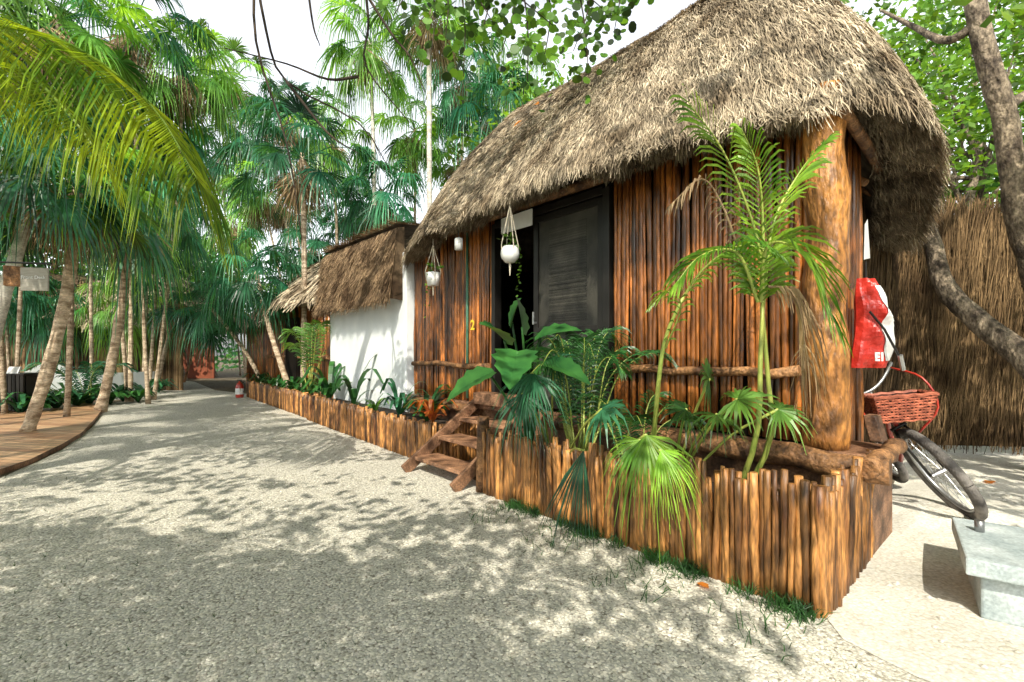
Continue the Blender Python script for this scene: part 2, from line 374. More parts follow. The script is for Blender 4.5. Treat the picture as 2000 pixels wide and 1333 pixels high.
W=1.05; WT=3.06
mb=MB(); pole_wall(mb,P(.36,W),P(2.05,W),.68,WT); mb.build('front_wall',M['pole'],hut,smooth=True)
mb=MB(); pole_wall(mb,P(3.94,W),P(5.95,W),.5,WT); mb.build('front_wall',M['pole'],hut,smooth=True)
mb=MB(); pole_wall(mb,P(.27,W+.14),P(.27,1.75),.6,2.95); mb.build('side_wall',M['pole'],hut,smooth=True)
mb=MB(); pole_wall(mb,P(5.95,W),P(5.95,4.2),.1,2.85,step=.1,rr=.05); mb.build('side_wall',M['pole'],hut,smooth=True)
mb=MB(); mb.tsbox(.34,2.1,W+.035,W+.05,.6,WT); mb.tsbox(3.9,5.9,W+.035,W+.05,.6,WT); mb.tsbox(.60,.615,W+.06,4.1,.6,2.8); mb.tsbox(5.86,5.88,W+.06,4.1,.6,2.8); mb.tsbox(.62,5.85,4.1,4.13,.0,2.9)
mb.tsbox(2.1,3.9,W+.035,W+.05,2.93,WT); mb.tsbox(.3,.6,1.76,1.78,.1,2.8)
mb.build('shade_backing',M['dark'],hut)  # near-black sheets paint the shade inside the hut and between poles
def wob(a,b,n=8,w=.012): 
    return [a.lerp(b,i/n)+V((G(0,w),G(0,w),G(0,w))) for i in range(n+1)]
for (t0,t1,z) in ((.4,2.0,1.16),(3.95,5.9,1.14)):
    mb=MB(); mb.tube(wob(P(t0,W-.07,z),P(t1,W-.07,z)),.036,9,wob=.08); mb.build('wall_rail',M['log'],hut,smooth=True)
mb=MB(); mb.tube(wob(P(.25,W-.03,3.0),P(5.95,W-.03,3.0)),.05,9); mb.build('roof_beam',M['log'],hut,smooth=True)
mb=MB(); c=P(.27,W,0); pts=[]; rr=[]
for i in range(33):
    z=.66+2.42*i/32; pts.append(c+V((.014*sin(i*.4),.012*cos(i*.5),z))); rr.append(.133+.008*sin(i*.9)+.006*sin(i*.5+2)-.008*i/32)
mb.tube(pts,rr,28,r=.5,wob=.034); mb.build('corner_post',M['post'],hut,smooth=True)
for i,(s0) in enumerate((1.6,2.1,2.6)):
    mb=MB(); mb.tube(wob(P(.30,s0,2.70),P(1.0,s0*.75+.65,3.25),5,.01),.03,8); mb.build('rafter',M['log'],hut,smooth=True)
mb=MB(); mb.tube(wob(P(.14,.9,2.88),P(.3,3.6,2.68),5,.01),.04,8); mb.build('side_beam',M['log'],hut,smooth=True)
mb=MB(); mb.tsbox(.0,5.9,W-.12,1.5,.0,.66); mb.tsbox(.6,5.9,1.503,4.1,.0,.655); mb.build('platform',M['plank'],hut,bevel=.01)
mb=MB(); mb.tube(wob(P(-.12,W-.20,.60),P(2.75,W-.24,.60),11,.012),[.085,.08,.078,.082,.075,.075,.07,.07,.068,.07,.066,.07],14,wob=.09); mb.build('edge_log',M['log'],hut,smooth=True)
mb=MB(); mb.tube(wob(P(-.06,W-.35,.64),P(-.02,1.55,.66),6,.01),.055,12,wob=.08); mb.build('edge_log',M['log'],hut,smooth=True)
mb=MB(); mb.tube(wob(P(4.0,W-.2,.60),P(5.9,W-.2,.60),7,.01),.06,12,wob=.08); mb.build('edge_log',M['log'],hut,smooth=True)
mb=MB()
for (a,b,z0,z1) in ((2.08,2.16,.66,2.9),(3.86,3.93,.66,2.9),(2.16,3.86,2.84,2.92)): mb.tsbox(a,b,W-.05,W+.06,z0,z1)
fr=mb.build('door_frame',M['black'],hut,bevel=.004)
mb=MB()
for (a,b,z0,z1) in ((2.17,2.24,.7,2.83),(3.10,3.17,.7,2.83),(2.24,3.10,.7,.82),(2.24,3.10,1.52,1.58),(2.24,3.10,2.76,2.83)): mb.tsbox(a,b,W-.03,W+.01,z0,z1)
door=mb.build('screen_door',M['black'],hut,bevel=.003)
mb=MB(); mb.tsbox(2.24,3.10,W-.008,W-.002,.82,1.52,.9); mb.tsbox(2.24,3.10,W-.008,W-.002,1.58,2.76,.5); mb.build('screen',M['screen'],door)
mb=MB()
for k in range(40): 
    z=1.64+k*.026; mb.tsbox(2.40,2.94,W-.012,W-.009,z,z+.012,R())
mb.build('blind',M['screen'],door)
mb=MB(); mb.tube([P(3.13,W-.07,1.62),P(3.13,W-.07,1.76)],.012,8); mb.tsbox(3.12,3.14,W-.07,W-.03,1.63,1.65); mb.build('handle',M['metal'],door)
text_part('door_number','2',.18,M['yellow'],hut,P(4.30,W-.07,1.66),-D)
st=thing('wooden_steps','worn wooden steps with sloping side boards rising to the hut door','steps',P(3.35,0,0))
for (s0,z0) in ((-.06,.17),(.24,.36),(.53,.54)):
    mb=MB(); mb.tsbox(2.99,3.88,s0-.04,s0+.26,z0-.04,z0,.9); mb.build('tread',M['plank'],st,bevel=.008)
for t0 in (2.95,3.92):
    mb=MB(); a=P(t0,-.20,.02); b=P(t0,.80,.72); u=(b-a).normalized(); n2=D.cross(u)
    mb.box((a+b)/2,u*((b-a).length/2),D*.022,n2*.062,.3); mb.build('side_board',M['plank'],st,bevel=.006)
mb=MB(); mb.tsbox(2.96,3.95,.80,W-.14,.62,.69); mb.build('landing',M['plank'],st,bevel=.006)
mb=MB(); mb.tsbox(3.2,3.9,.70,.9,.69,.83,.8); mb.build('top_block',M['plank'],st,bevel=.008)

# planters
def palisade(mb,a,b,z,rr=.027,jz=.04,z2=None):
    d=b-a; L=d.length; d.normalize(); pn=V((d.y,-d.x,0)); x=0
    while x<L:
        r0=rr*U(.5,1.15); x+=r0*1.7; p=a+d*(x-r0)+pn*U(-.010,.010); zz=z if z2 is None else z+(z2-z)*x/L
        h=zz+U(-jz,jz)-(.07 if R()<.06 else 0); ln=V((G(0,.011),G(0,.011),0))
        pts=[p-Z*.03]+[p+Z*h*k/5+ln*k/5+V((G(0,.003),G(0,.003),0)) for k in range(1,5)]+[p+Z*h+ln]
        mb.tube(pts,[r0*U(.85,1.1) for _ in pts],8)
pl=thing('log_planter','near corner planter of upright orange brown stakes full of palms below the hut','planter',P(1.4,.5,0))
mb=MB(); palisade(mb,P(-.03,0),P(2.72,0),.66,z2=.57,rr=.0215,jz=.05); palisade(mb,P(0,.045),P(2.7,.045),.60,rr=.022,z2=.52); palisade(mb,P(-.03,.0),P(-.03,.06),.68); mb.build('stake_edging',M['stake'],pl,smooth=True)
mb=MB(); palisade(mb,P(-.05,.03),P(.03,1.12),.64,rr=.023,jz=.05); palisade(mb,P(-.02,.05),P(.06,1.1),.58); mb.build('stake_edging',M['stake'],pl,smooth=True)
mb=MB(); mb.tube([P(2.80,.02,-.02),P(2.80,.03,.4),P(2.79,.03,.70)],.055,12,wob=.05); mb.build('end_post',M['log'],pl,smooth=True)
mb=MB(); mb.tsbox(.10,2.72,.10,W-.13,.0,.30); mb.build('soil',M['soil'],pl)
for (t0,t1,lab) in ((4.0,8.95,'long low stake planter in front of the white wall'),(9.15,15.2,'far low stake planter beyond the white wall')):
    p2=thing('log_planter',lab,'planter',P((t0+t1)/2,.6,0))
    s0=.2 if t0<5 else .42
    mb=MB(); palisade(mb,P(t0,s0),P(t1,s0+.15),.48,rr=.026 if t0<5 else .04); mb.build('stake_edging',M['stake'],p2,smooth=True)
    mb=MB(); palisade(mb,P(t0,s0+.03),P(t0,W-.1),.48); mb.build('stake_edging',M['stake'],p2,smooth=True)
    mb=MB(); mb.tsbox(t0+.08,t1,s0+.2,W-.13,.0,.38); mb.build('soil',M['soil'],p2)

# ============ white annex ============
an=thing('white_annex','white plastered annex wall under a brown thatch skirt left of the hut','building',P(7.6,2,0))
mb=MB(); mb.tsbox(6.02,9.35,.92,3.6,0,2.9); mb.build('wall',M['white'],an,bevel=.02)
def sheet(mb,a,b,c,d,n,w,ln,lift=.05,rag=.12):
    nn=(b-a).cross(c-a).normalized()
    if nn.y>0: nn=-nn
    mb.face([a,b,d,c],.03)
    for _ in range(n):
        x=R(); y=R(); dn=((c-a).lerp(d-b,x)); L=dn.length; dn=dn.normalized()
        p0=a.lerp(b,x)+dn*(y*L); l=ln*U(.5,1.4)
        if y*L+l>L+.1: p0=p0-dn*(y*L+l-L-U(-.05,rag)*(.6+.4*sin(x*60)))
        p1=p0+dn*l+nn*(U(.01,lift)+.03*sin(y*14))+(b-a).normalized()*G(0,.04)
        sd=nn.cross(dn).normalized(); sd=(sd+nn*U(-.6,.6)).normalized(); ww=w*U(.6,1.4)
        mb.ribbon([p0+nn*.005,p1],[ww,ww*.5],sd)
mb=MB(); 
a,b,c_,d_=P(6.12,.84,3.28),P(9.4,.84,3.34),P(6.10,.70,2.15),P(9.45,.68,2.15)
sheet(mb,a,b,c_,d_,24000,.009,.24,.09,.2)
mb.face([a,c_,P(6.12,.95,2.13),P(6.12,.95,3.3)],.1); 
sheet(mb,P(9.4,2.4,3.3),P(9.4,.84,3.34),P(9.5,2.6,2.2),P(9.5,.70,2.13),2500,.014,.3)
sheet(mb,P(6.12,2.2,3.5),P(9.4,2.2,3.55),P(6.12,.80,3.32),P(9.4,.80,3.38),4500,.012,.25,.09)
mb.face([c_+Z*.02,d_+Z*.02,P(9.4,1.3,2.4),P(6.12,1.3,2.4)],.1)
sk=mb.build('thatch_skirt',M['thatch2'],an)

# ============ cabins along the path ============
def cabin(label,fr,org,tc,sc,a,b,ar,ze,zr,walls,wmat,n=5000,w=.03,rm='thatch'):
    h=thing('thatched_cabin',label,'cabin',org)
    rf=Roof(fr,tc,sc,a,b,ar,ze,zr,n=3); m=MB(); rf.shell(m,60,6); rf.strands(m,n,w,.4); rf.fringe(m,n//3,w,.35); m.build('roof',M[rm],h)
    for (p,q,z0,z1) in walls:
        m=MB()
        if wmat in('pole','brush'): pole_wall(m,p,q,z0,z1,rr=.045,n=6,segs=2)
        else:
            d=(q-p); m.box((p+q)/2+Z*(z0+z1)/2,d/2,V((d.y,-d.x,0)).normalized()*.05,Z*(z1-z0)/2)
        m.build('wall',M[wmat],h,smooth=(wmat=='pole'))
    return h
cb=cabin('second pole cabin beyond the white annex mostly hidden by palms',P,P(12.5,2.5,0),12.6,3.0,3.2,2.5,1.4,2.5,4.4,[(P(9.9,1.15),P(15.2,1.15),.0,2.6),(P(9.9,1.15),P(9.9,4.5),0,2.6)],'pole')
mb=MB(); mb.tube(wob(P(9.9,1.08,1.2),P(15.2,1.08,1.2)),.05,8); mb.build('wall_rail',M['log'],cb,smooth=True)
mb=MB(); mb.tsbox(12,12.9,1.0,1.1,.1,2.2); mb.build('door',M['dark'],cb)
cb2=cabin('third pole cabin at the far right side of the path',P,P(18.8,3.2,0),18.8,3.6,2.6,2.4,1.2,2.4,4.2,[(P(16.8,1.7),P(20.8,1.7),.0,2.5),(P(16.8,1.7),P(16.8,4.5),0,2.5)],'pole',n=3000,w=.04)
def W_(o): return lambda t,s,z: o+V((t,s,z))
o1=gp(335,25)
cabin('far terracotta walled cabin at the end of the path',W_(o1),o1,0,1.5,3.2,2.2,1.2,2.5,4.6,[(o1+V((-2.2,0,0)),o1+V((2.2,0,0)),0,2.5)],'terra',n=2500,w=.05)
for (px,tt,hh) in ((352,-.35,2.4),(366,.3,2.2)):
    b0=gp(px-6,21.5); mb=MB(); mb.tube([b0,b0+V((.5+tt*.3,0,hh))],.05,8); o=mb.build('leaning_pole',M['log'],smooth=True)
    tag(o,'wooden pole leaning steeply by the far terracotta cabin' if tt<0 else 'shorter wooden pole leaning beside the longer one at the far terracotta cabin','pole')
o2=gp(225,17)
cabin('pale thatched cabin seen between the left trunks',W_(o2),o2,0,1.5,3.0,2.4,.6,2.3,4.3,[(o2+V((-2.3,0,0)),o2+V((2.3,0,0)),0,2.3)],'brush',n=3500,w=.04)
o3=gp(40,19)
cabin('brown thatched cabin at the far left behind the sign',W_(o3),o3,0,1.5,3.4,2.4,1,2.5,4.6,[(o3+V((-2.6,0,0)),o3+V((2.6,0,0)),0,2.5)],'brush',n=3500,w=.04,rm='thatch2')
lw=thing('low_wall','low white curved garden wall behind the left trunks','wall',gp(180,13.5))
mb=MB(); pts=[gp(40,12),gp(120,12.6),gp(200,13.2),gp(300,14.5)]; cc=curve(pts,14)
for i in range(14):
    a,b=cc[i],cc[i+1]; h0=.75+ .3*math.exp(-((i-3)/2.2)**2); h1=.75+.3*math.exp(-((i-2)/2.2)**2)
    n2=V((0,.12,0)); mb.face([a,b,b+Z*h1,a+Z*h0],.5); mb.face([a+Z*h0,b+Z*h1,b+Z*h1+n2,a+Z*h0+n2],.5); mb.face([a+n2,b+n2,b+n2+Z*h1,a+n2+Z*h0],.5)
mb.build('wall_body',M['white'],lw)

# deck
dk=thing('wooden_deck','reddish brown plank deck with curved edge at the left of the path','deck',gpix(60,860))
pd=[gpix(-420,1000,.06),gpix(0,917,.06),gpix(60,897,.06),gpix(120,868,.06),gpix(160,845,.06),gpix(184,820,.06),gpix(200,800,.06),gpix(210,786,.06),gpix(150,778,.06),gpix(60,778,.06),gpix(-500,778,.06)]
mb=MB(); mb.face(pd,.5); mb.build('boards',M['deck'],dk)
mb=MB()
for i in range(len(pd)-1):
    a,b=pd[i],pd[i+1]; mb.face([a-Z*.003,b-Z*.003,b-Z*.07,a-Z*.07],.4)
mb.build('edge_board',M['plank'],dk)

# ---------------- foliage builders ----------------
def fan(mb,hub,d,up,Rr,n=28,spread=2.3,droop=.35,wf=1.05):
    d=d.normalized(); s=d.cross(up)
    if s.length<.01: s=V((1,0,0))
    s.normalize(); nr=s.cross(d).normalized(); da=2*spread/(n-1); r0=U(.0,1)
    for i in range(n):
        a=-spread+da*i+U(-.02,.02); v=d*cos(a)+s*sin(a); tw=-d*sin(a)+s*cos(a)
        L=Rr*(.78+.22*cos(a*.7))*U(.85,1.08)
        wv=(tw+nr*(.4 if i%2 else -.4)).normalized(); w=2*L*.5*math.tan(da/2)*wf*1.0
        dr=droop*U(.6,1.5)
        mb.ribbon([hub,hub+v*L*.45-Z*dr*L*.10,hub+v*L*.75-Z*dr*L*.38,hub+v*L*.97-Z*dr*L*.95],[w*.1,w,w*.5,.002],wv,min(1,max(0,r0+U(-.25,.25))))
def fan_crown(n,Rr,pet,low=-38,droop=.45,nseg=32):
    mb=MB()
    for k in range(n):
        az=k*2.399+U(-.2,.2); el=rad(82-(82-low)*((k+.5)/n)**.85)+U(-.1,.1)
        pd_=V((cos(az)*cos(el),sin(az)*cos(el),sin(el))); L=pet*U(.75,1.25)
        hub=pd_*L-Z*.12*L*cos(el); mb.tube([V((0,0,-.1)),pd_*L*.5,hub],[.014,.01,.007],4,r=.6,cap=False)
        bd=(pd_+Z*(-.25-.25*cos(el))).normalized(); up=(Z-pd_*pd_.z*.8)
        fan(mb,hub,bd,up,Rr*U(.75,1.15),nseg,U(1.7,2.5),droop*U(.6,1.9))
    return mb
def skirt(n,Rr,pet):
    mb=MB()
    for k in range(n):
        az=R()*2*PI; el=rad(U(-82,-50)); pd_=V((cos(az)*cos(el),sin(az)*cos(el),sin(el)))
        hub=pd_*pet*U(.4,.9); mb.tube([V((0,0,0)),hub],[.012,.007],4,cap=False)
        fan(mb,hub,(pd_-Z*.7),V((cos(az),sin(az),.2)),Rr*U(.7,1),16,1.2,.5,wf=.5)
    return mb
def mesh_of(mb,name,m):
    o=mb.build(name,m); me=o.data; bpy.data.objects.remove(o); return me
FC=[mesh_of(fan_crown(n_,r_,p_,lo,dr_),'crown',M[mm]) for (n_,r_,p_,lo,mm,dr_) in ((20,.70,.85,-45,'fan',.6),(18,.76,.85,-60,'fan2',1.0),(20,.64,.95,-35,'fan3',.6),(18,.76,.9,-55,'fan',1.1),(22,.7,.85,-60,'fan2',1.0))]
SK=[mesh_of(skirt(14,.8,.7),'dead_fronds',M['dead']) for _ in range(2)]
def link(name,me,parent,loc,sc=1,rz=0):
    o=bpy.data.objects.new(name,me); C.objects.link(o); o.parent=parent; o.location=loc; o.scale=(sc,sc,sc); o.rotation_euler=(0,0,rz); return o
def trunk_pts(a,b,bend,n=10):
    side=V((U(-1,1),U(-1,1),0))*bend
    return [a.lerp(b,i/n)+side*sin(PI*i/n) for i in range(n+1)]
def fan_palm(base,top,sc,var,label,group=None,r0=.07,barkm='palmbark',sk=True,mid=None):
    t=thing('fan_palm',label,'palm',base,group)
    pts=curve([base,mid,top],16) if mid is not None else trunk_pts(base-Z*.03,top,.12,22)
    n=len(pts); mb=MB(); mb.tube(pts,[r0*(1.25 if i==0 else 1)*(1-.25*i/n)*U(.9,1.1) for i in range(n)],9,wob=.06)
    mb.build('trunk',M[barkm],t,smooth=True)
    link('crown',FC[var%5],t,top-base,sc,U(0,6))
    if sk: link('dead_fronds',SK[var%2],t,top-base-Z*.05,sc,U(0,6))
    return t
def frond(mb,rb,pts,n,L,w,droop=.5,fwd=.5,r0=.02,up=Z,lift=.15,prof=None):
    cc=curve(pts,n); m=len(cc); sub=cc[::max(1,n//14)]+[cc[-1]]
    rb.tube(sub,[r0*(1-.85*i/len(sub)) for i in range(len(sub))],5,r=.6,cap=False)
    rr=U(.2,.8)
    for i in range(1,m):
        u=i/(m-1); T=(cc[i]-cc[i-1]).normalized(); S=T.cross(up)
        if S.length<.05: S=V((1,0,0))
        S.normalize(); nn=S.cross(T)
        l=L*(prof(u) if prof else (.35+.65*sin(PI*min(1,u*.95+.05)))) *U(.85,1.1)
        for sg in (-1,1):
            d=(S*sg*(1-fwd*.4*u)+T*(fwd+.5*u+U(-.08,.08))+nn*(lift+U(-.12,.12))).normalized()
            dr=droop*U(.8,1.2)
            p0=cc[i]; p1=p0+d*l*.45-Z*dr*l*.08; p2=p0+d*l*.75-Z*dr*l*.38; p3=p0+d*l*.95-Z*dr*l*.85
            sd=T.lerp(nn,U(.1,.5)).normalized()
            mb.ribbon([p0,p1,p2,p3],[w*.4,w,w*.75,.002],sd,min(1,max(0,rr+U(-.35,.35))))
def coco_crown(n,Lr,leaf=.55,wl=.035,nl=40):
    mb=MB(); rb=MB()
    for k in range(n):
        az=k*2.399+U(-.2,.2); el=rad(80-85*((k+.5)/n)); h=V((cos(az),sin(az),0)); L=Lr*U(.85,1.1)
        pts=[V((0,0,0)),h*L*.35*cos(el*.6)+Z*L*.35*sin(el),h*L*.72*cos(el*.5)+Z*(L*.42*sin(el)-.08*L),h*L*.95*cos(el*.4)+Z*(L*.3*sin(el)-.42*L)]
        frond(mb,rb,pts,nl,leaf,wl,.7,.4,.025)
    mb.add(rb)
    return mb
CC=[mesh_of(coco_crown(14,2.9,.55,.042),'crown',M['coco']),mesh_of(coco_crown(14,2.9,.62,.055,34),'crown',M['coco']),mesh_of(coco_crown(8,2.9,.6,.06,22),'crown',M['coco'])]
def coco_palm(base,top,sc,var,label,group=None):
    t=thing('coconut_palm',label,'palm',base,group); pts=trunk_pts(base-Z*.03,top,.25,14); n=len(pts)
    mb=MB(); mb.tube(pts,[.10*(1.3 if i==0 else 1)*(1-.3*i/n)*U(.96,1.05) for i in range(n)],10); mb.build('trunk',M['palmbark'],t,smooth=True)
    link('crown',CC[var],t,top-base,sc,U(0,6)); return t
def leafat(mb,p,s,r=None):
    a=V((G(0,1),G(0,1),G(0,.6))).normalized(); b=a.cross(V((G(0,1),G(0,1),G(0,1)))).normalized()
    mb.face([p,p+a*s*.5+b*s*.28,p+a*s,p+a*s*.5-b*s*.28],r)
def cluster(mb,c,rad_,n,s):
    base=U(.1,.9)
    for _ in range(n):
        v=V((G(0,1),G(0,1),G(0,.75))); v=v.normalized()*rad_*(R()**.45)
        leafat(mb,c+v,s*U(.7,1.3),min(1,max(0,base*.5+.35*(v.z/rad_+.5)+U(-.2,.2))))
def broad_tree(base,h,cr,label,group,n=34,lf=90,s=.16,m='broad',trunk_r=.13,zc=.68):
    t=thing('broadleaf_tree',label,'tree',base,group); mb=MB(); lb=MB(); top=base+V((U(-.5,.5),U(-.5,.5),h*.6))
    mb.tube(trunk_pts(base-Z*.05,top,.3,8),[trunk_r*(1.3-.09*i) for i in range(9)],8)
    for k in range(n):
        v=V((G(0,1),G(0,1),G(0,1))).normalized(); v=V((v.x*cr,v.y*cr,v.z*h*(1-zc)))*U(.45,1); c=base+Z*h*zc+v
        if k<14:
            st_=base.lerp(top,U(.6,1)); mb.tube([st_,st_.lerp(c,.5)+Z*.2,c],[.05,.03,.01],5)
        cluster(lb,c,cr*.33,lf,s)
    mb.build('trunk',M['bark'],t,smooth=True); lb.build('crown',M[m],t); return t

# ---------------- background vegetation ----------------
GR='broadleaf trees closing the view beyond the huts'
far=[(120,22,9,3.2),(300,27,9,3.2),(420,27,7.5,2.8),(520,28,7,2.8),(620,24,6,2.5),(700,24,6.5,2.4),(790,19,6.5,2.2),(-60,17,9,3),(30,24,11,3.4),(400,34,10,3),(880,19,7,2.2),(210,24,9.5,3),(360,24,7,2.6)]
for i,(px,Y,h,cr) in enumerate(far):
    broad_tree(gp(px,Y),h,cr,'tall leafy tree closing the view behind the palms and cabins',GR,n=32,lf=70,s=.25,m='broad' if i%2 else 'broad2')
GR2='leafy trees standing behind the thatched hut'
for i,(x,y,h,cr) in enumerate([(8.5,9.5,8.4,2.3),(11,8.3,7.6,2.2),(7.4,11.5,9.6,2.6),(2.2,13.5,9.5,2.4),(11.5,12,11,3),(.2,12.5,8.6,1.8),(9.8,10.5,9.5,2.2)]):
    broad_tree(V((x,y,0)),h,cr,'leafy green tree standing behind the thatched hut',GR2,n=34,lf=80,s=.16,m='broad')
mb=MB()
for k in range(300):
    px=U(-900,2900); Y=U(34,44); cluster(mb,gp(px,Y,U(.2,7.0)),1.7,60,.5)
for k in range(240):  # unseen leaf ring added behind and beside the camera to block skylight
    q=R()
    if q<.5: c=V((U(-18,18),U(-15,-9.5),U(.3,8)))
    elif q<.75: c=V((U(-20,-13.5),U(-10,8),U(.3,9)))
    else: c=V((U(10,16),U(-10,4.5),U(.3,8)))
    cluster(mb,c,1.5,50,.6)
tag(mb.build('far_wood_and_shade_ring',M['broad2']),'dense wood far behind the huts plus an unseen leaf ring added to block skylight','wood',kind='stuff')

def fp(px,Y,cx,cy,sc,var,label,group=None,**k):
    return fan_palm(gp(px,Y),at(cx,cy,Y+U(-.3,.3)),sc,var,label,group,**k)
fp(592,11.5,590,300,1.15,2,'slim trunked fan palm standing in the planter bed left of the white wall')
fp(195,10.7,256,395,1.1,1,'fan palm leaning right whose foot stands at the end of the deck',r0=.10)
fp(50,7.7,152,360,.95,0,'fan palm leaning right out of the near edge of the deck',r0=.095)
fp(-60,7.0,85,330,.9,4,'fan palm behind the sign leaning in from the left edge',r0=.09,barkm='palegrey')
fp(-190,8.2,50,300,1.0,0,'steeply leaning pale trunked palm at the far left',r0=.10,barkm='palegrey')
fp(255,13,262,430,1.0,3,'thin straight trunked palm just right of the palm at the deck end',r0=.06)
fp(300,14.5,352,570,1.0,2,'short palm leaning right beside the far end of the path',r0=.06)
fp(845,10.8,838,10,1.0,0,'tall pale slender palm rising behind the white annex',r0=.065,barkm='palegrey')
fp(728,12.5,722,80,.95,3,'tall palm between the pale slender palm and the open sky',r0=.06,barkm='palegrey')
fan_palm(P(11.6,.8,.3),at(500,530,12.4),.95,1,'low bushy fan palm spreading over the far planter',r0=.07,sk=False)
fan_palm(P(14.6,.9,.3),at(410,600,14.2),.85,4,'short palm at the far end of the far planter',r0=.06,sk=False)
GP='fan palms crowding above the path'
for i,(px,Y,cx,cy,sc) in enumerate([(480,27,455,150,2.0),(660,15,650,260,1.0),(750,12.6,745,370,.95),(960,12.3,965,215,.9),(300,13.5,360,130,1.15),(470,28,425,290,2.0),(300,21,340,390,1.4),(600,19,565,220,1.15),(690,17,690,400,1.05),(640,16,612,470,1.0),
    (290,12.5,260,50,1.25),(130,9.5,110,30,1.2),(250,13,225,200,1.15),(10,10,-10,100,1.2),(900,15,895,300,1.0),(480,26,450,420,1.7),(620,22,545,400,1.2),(600,20,510,370,1.2),(805,15,810,250,.95),(290,14,320,250,1.1),(30,12,40,200,1.2),(180,14,170,120,1.2),(640,20,520,260,1.3),(880,14,905,140,1.0),(1000,15,1010,130,1.0),(280,15,300,330,1.1)]):
    fp(px,Y,cx,cy,sc,(i*3+i//4),'green fan palm in the crowd above the path',GP,r0=.05)
GL='low fan palms beneath the far trees'
for i,(px,Y,cy,sc) in enumerate([(100,16,600,1.0),(290,18,620,1.1),(240,15.5,590,.9),(20,15,560,1.0)]):
    fp(px,Y,px+U(-15,15),cy,sc,i+1,'low fan palm beneath the far trees on the left',GL,sk=False,r0=.045)

def arch_plant(c,n,L,w,label,cat,m='darkleaf',name='leafy_plant',group=None,up=.9,stemh=.0):
    t=thing(name,label,cat,c,group); mb=MB()
    for k in range(n):
        az=U(0,2*PI); h=V((cos(az),sin(az),0)); l=L*U(.6,1.1); e=U(.45,up)
        p=[c+Z*stemh,c+h*l*.25+Z*(l*e*.6+stemh),c+h*l*.6+Z*(l*e*.8+stemh),c+h*l*.9+Z*(l*e*.5+stemh)]
        cc=curve(p,7); sd=Z.cross(h).normalized()
        mb.ribbon(cc,[w*(.25+.75*sin(PI*min(.98,(i+.6)/8))) for i in range(8)],sd)
    mb.build('leaves',M[m],t)
    return t
GU='arching leafy plants below the left trunks'
for i in range(16):
    px=[75,110,150,175,215,240,270,285,130,40,100,190,255,310,20,225][i]; Y=[10.5,11,11.5,12,12.3,13,12.8,14,12.6,10.2,12.8,13.6,14.6,16,11,15][i]
    arch_plant(gp(px,Y),22,U(.6,1.0),.10,'arching dark leafy plant below the left trunks','plant',group=GU,m='fand' if i%2 else 'darkleaf')
GS='small leafy plants in the far planter'
for i in range(9):
    q=P(9.5+i*.65,.75,.36); arch_plant(q,16,U(.35,.6),.07,'small arching leafy plant in the far stake planter','plant',group=GS)
def feather_clump(c,label,n,L,leaf,m='coco',stem=.4,w=.03,nl=26,elr=(45,85)):
    t=thing('areca_palm',label,'palm',c); mb=MB(); rb=MB()
    for k in range(n):
        az=k*2.399+U(-.3,.3); el=rad(U(*elr)); h=V((cos(az),sin(az),0)); l=L*U(.75,1.1)
        p0=c+V((U(-.08,.08),U(-.08,.08),0)); p1=p0+h*l*.12+Z*stem*U(.8,1.2)
        p=[p1,p1+h*l*.3*cos(el)+Z*l*.4*sin(el),p1+h*l*.65*cos(el)+Z*l*.58*sin(el)+h*.06*l,p1+h*l*(.9*cos(el)+.15)+Z*l*.48*sin(el)]
        rb.tube([p0,p0.lerp(p1,.5)+h*.01,p1],[.014,.011,.009],5)
        frond(mb,rb,p,nl,leaf,w,.5,.6,.008)
    mb.build('fronds',M[m],t); rb.build('stems',M['stem'],t,smooth=True); return t
feather_clump(P(10.2,.8,.36),'feathery palm drooping at the near end of the far planter',7,1.6,.36,stem=.7)
feather_clump(gp(165,12),'feathery palm among the plants below the left trunks',9,1.4,.35,stem=.3,m='fand')

# ---------------- planter plants ----------------
hp=thing('young_palm','tall young palm with bright lime arching fronds in front of the corner post','palm',P(.62,.45,.3))
mb=MB(); rb=MB(); b0=P(.62,.45,.3); ap=at
fr_=[([ap(1490,600,2.9),ap(1480,470,2.9),ap(1420,310,2.85),ap(1345,200,2.8)],.33),
     ([ap(1490,600,2.9),ap(1510,440,2.95),ap(1560,340,3.0),ap(1605,285,3.0)],.28),
     ([ap(1490,600,2.9),ap(1490,440,2.9),ap(1480,330,2.8),ap(1450,255,2.75)],.24),
     ([ap(1480,590,2.9),ap(1440,495,2.8),ap(1370,500,2.7),ap(1315,560,2.65)],.22),
     ([ap(1485,590,2.9),ap(1500,480,2.75),ap(1570,500,2.6),ap(1630,630,2.5)],.30)]
for p,l in fr_: frond(mb,rb,p,34,l,.018,.45,.75,.012,prof=lambda u:.45+.6*sin(PI*min(1,u*.8+.15)))
mb.build('fronds',M['lime'],hp)
for q in ([b0,ap(1478,850,2.9),ap(1485,700,2.9),ap(1490,590,2.9)],[b0+V((.05,.02,0)),ap(1505,860,2.95),ap(1500,740,2.95),ap(1488,600,2.9)]):
    rb.tube(curve(q,8),[.019,.018,.017,.016,.015,.014,.013,.012,.011],7)
rb.build('stems',M['stem'],hp,smooth=True)
mb=MB(); rb=MB()
frond(mb,rb,[ap(1500,560,2.85),ap(1545,570,2.8),ap(1570,650,2.78),ap(1565,770,2.78)],30,.26,.013,1.2,.5,.008)
frond(mb,rb,[ap(1440,480,2.85),ap(1410,400,2.8),ap(1370,350,2.8),ap(1310,400,2.8)],20,.14,.012,1.2,.4,.007)
mb.add(rb); mb.build('dried_frond',M['dead'],hp)
h2=thing('young_palm','slender palm with one long frond arching up left of the lime palm','palm',P(1.25,.45,.3))
mb=MB(); rb=MB(); b1=P(1.25,.45,.3)
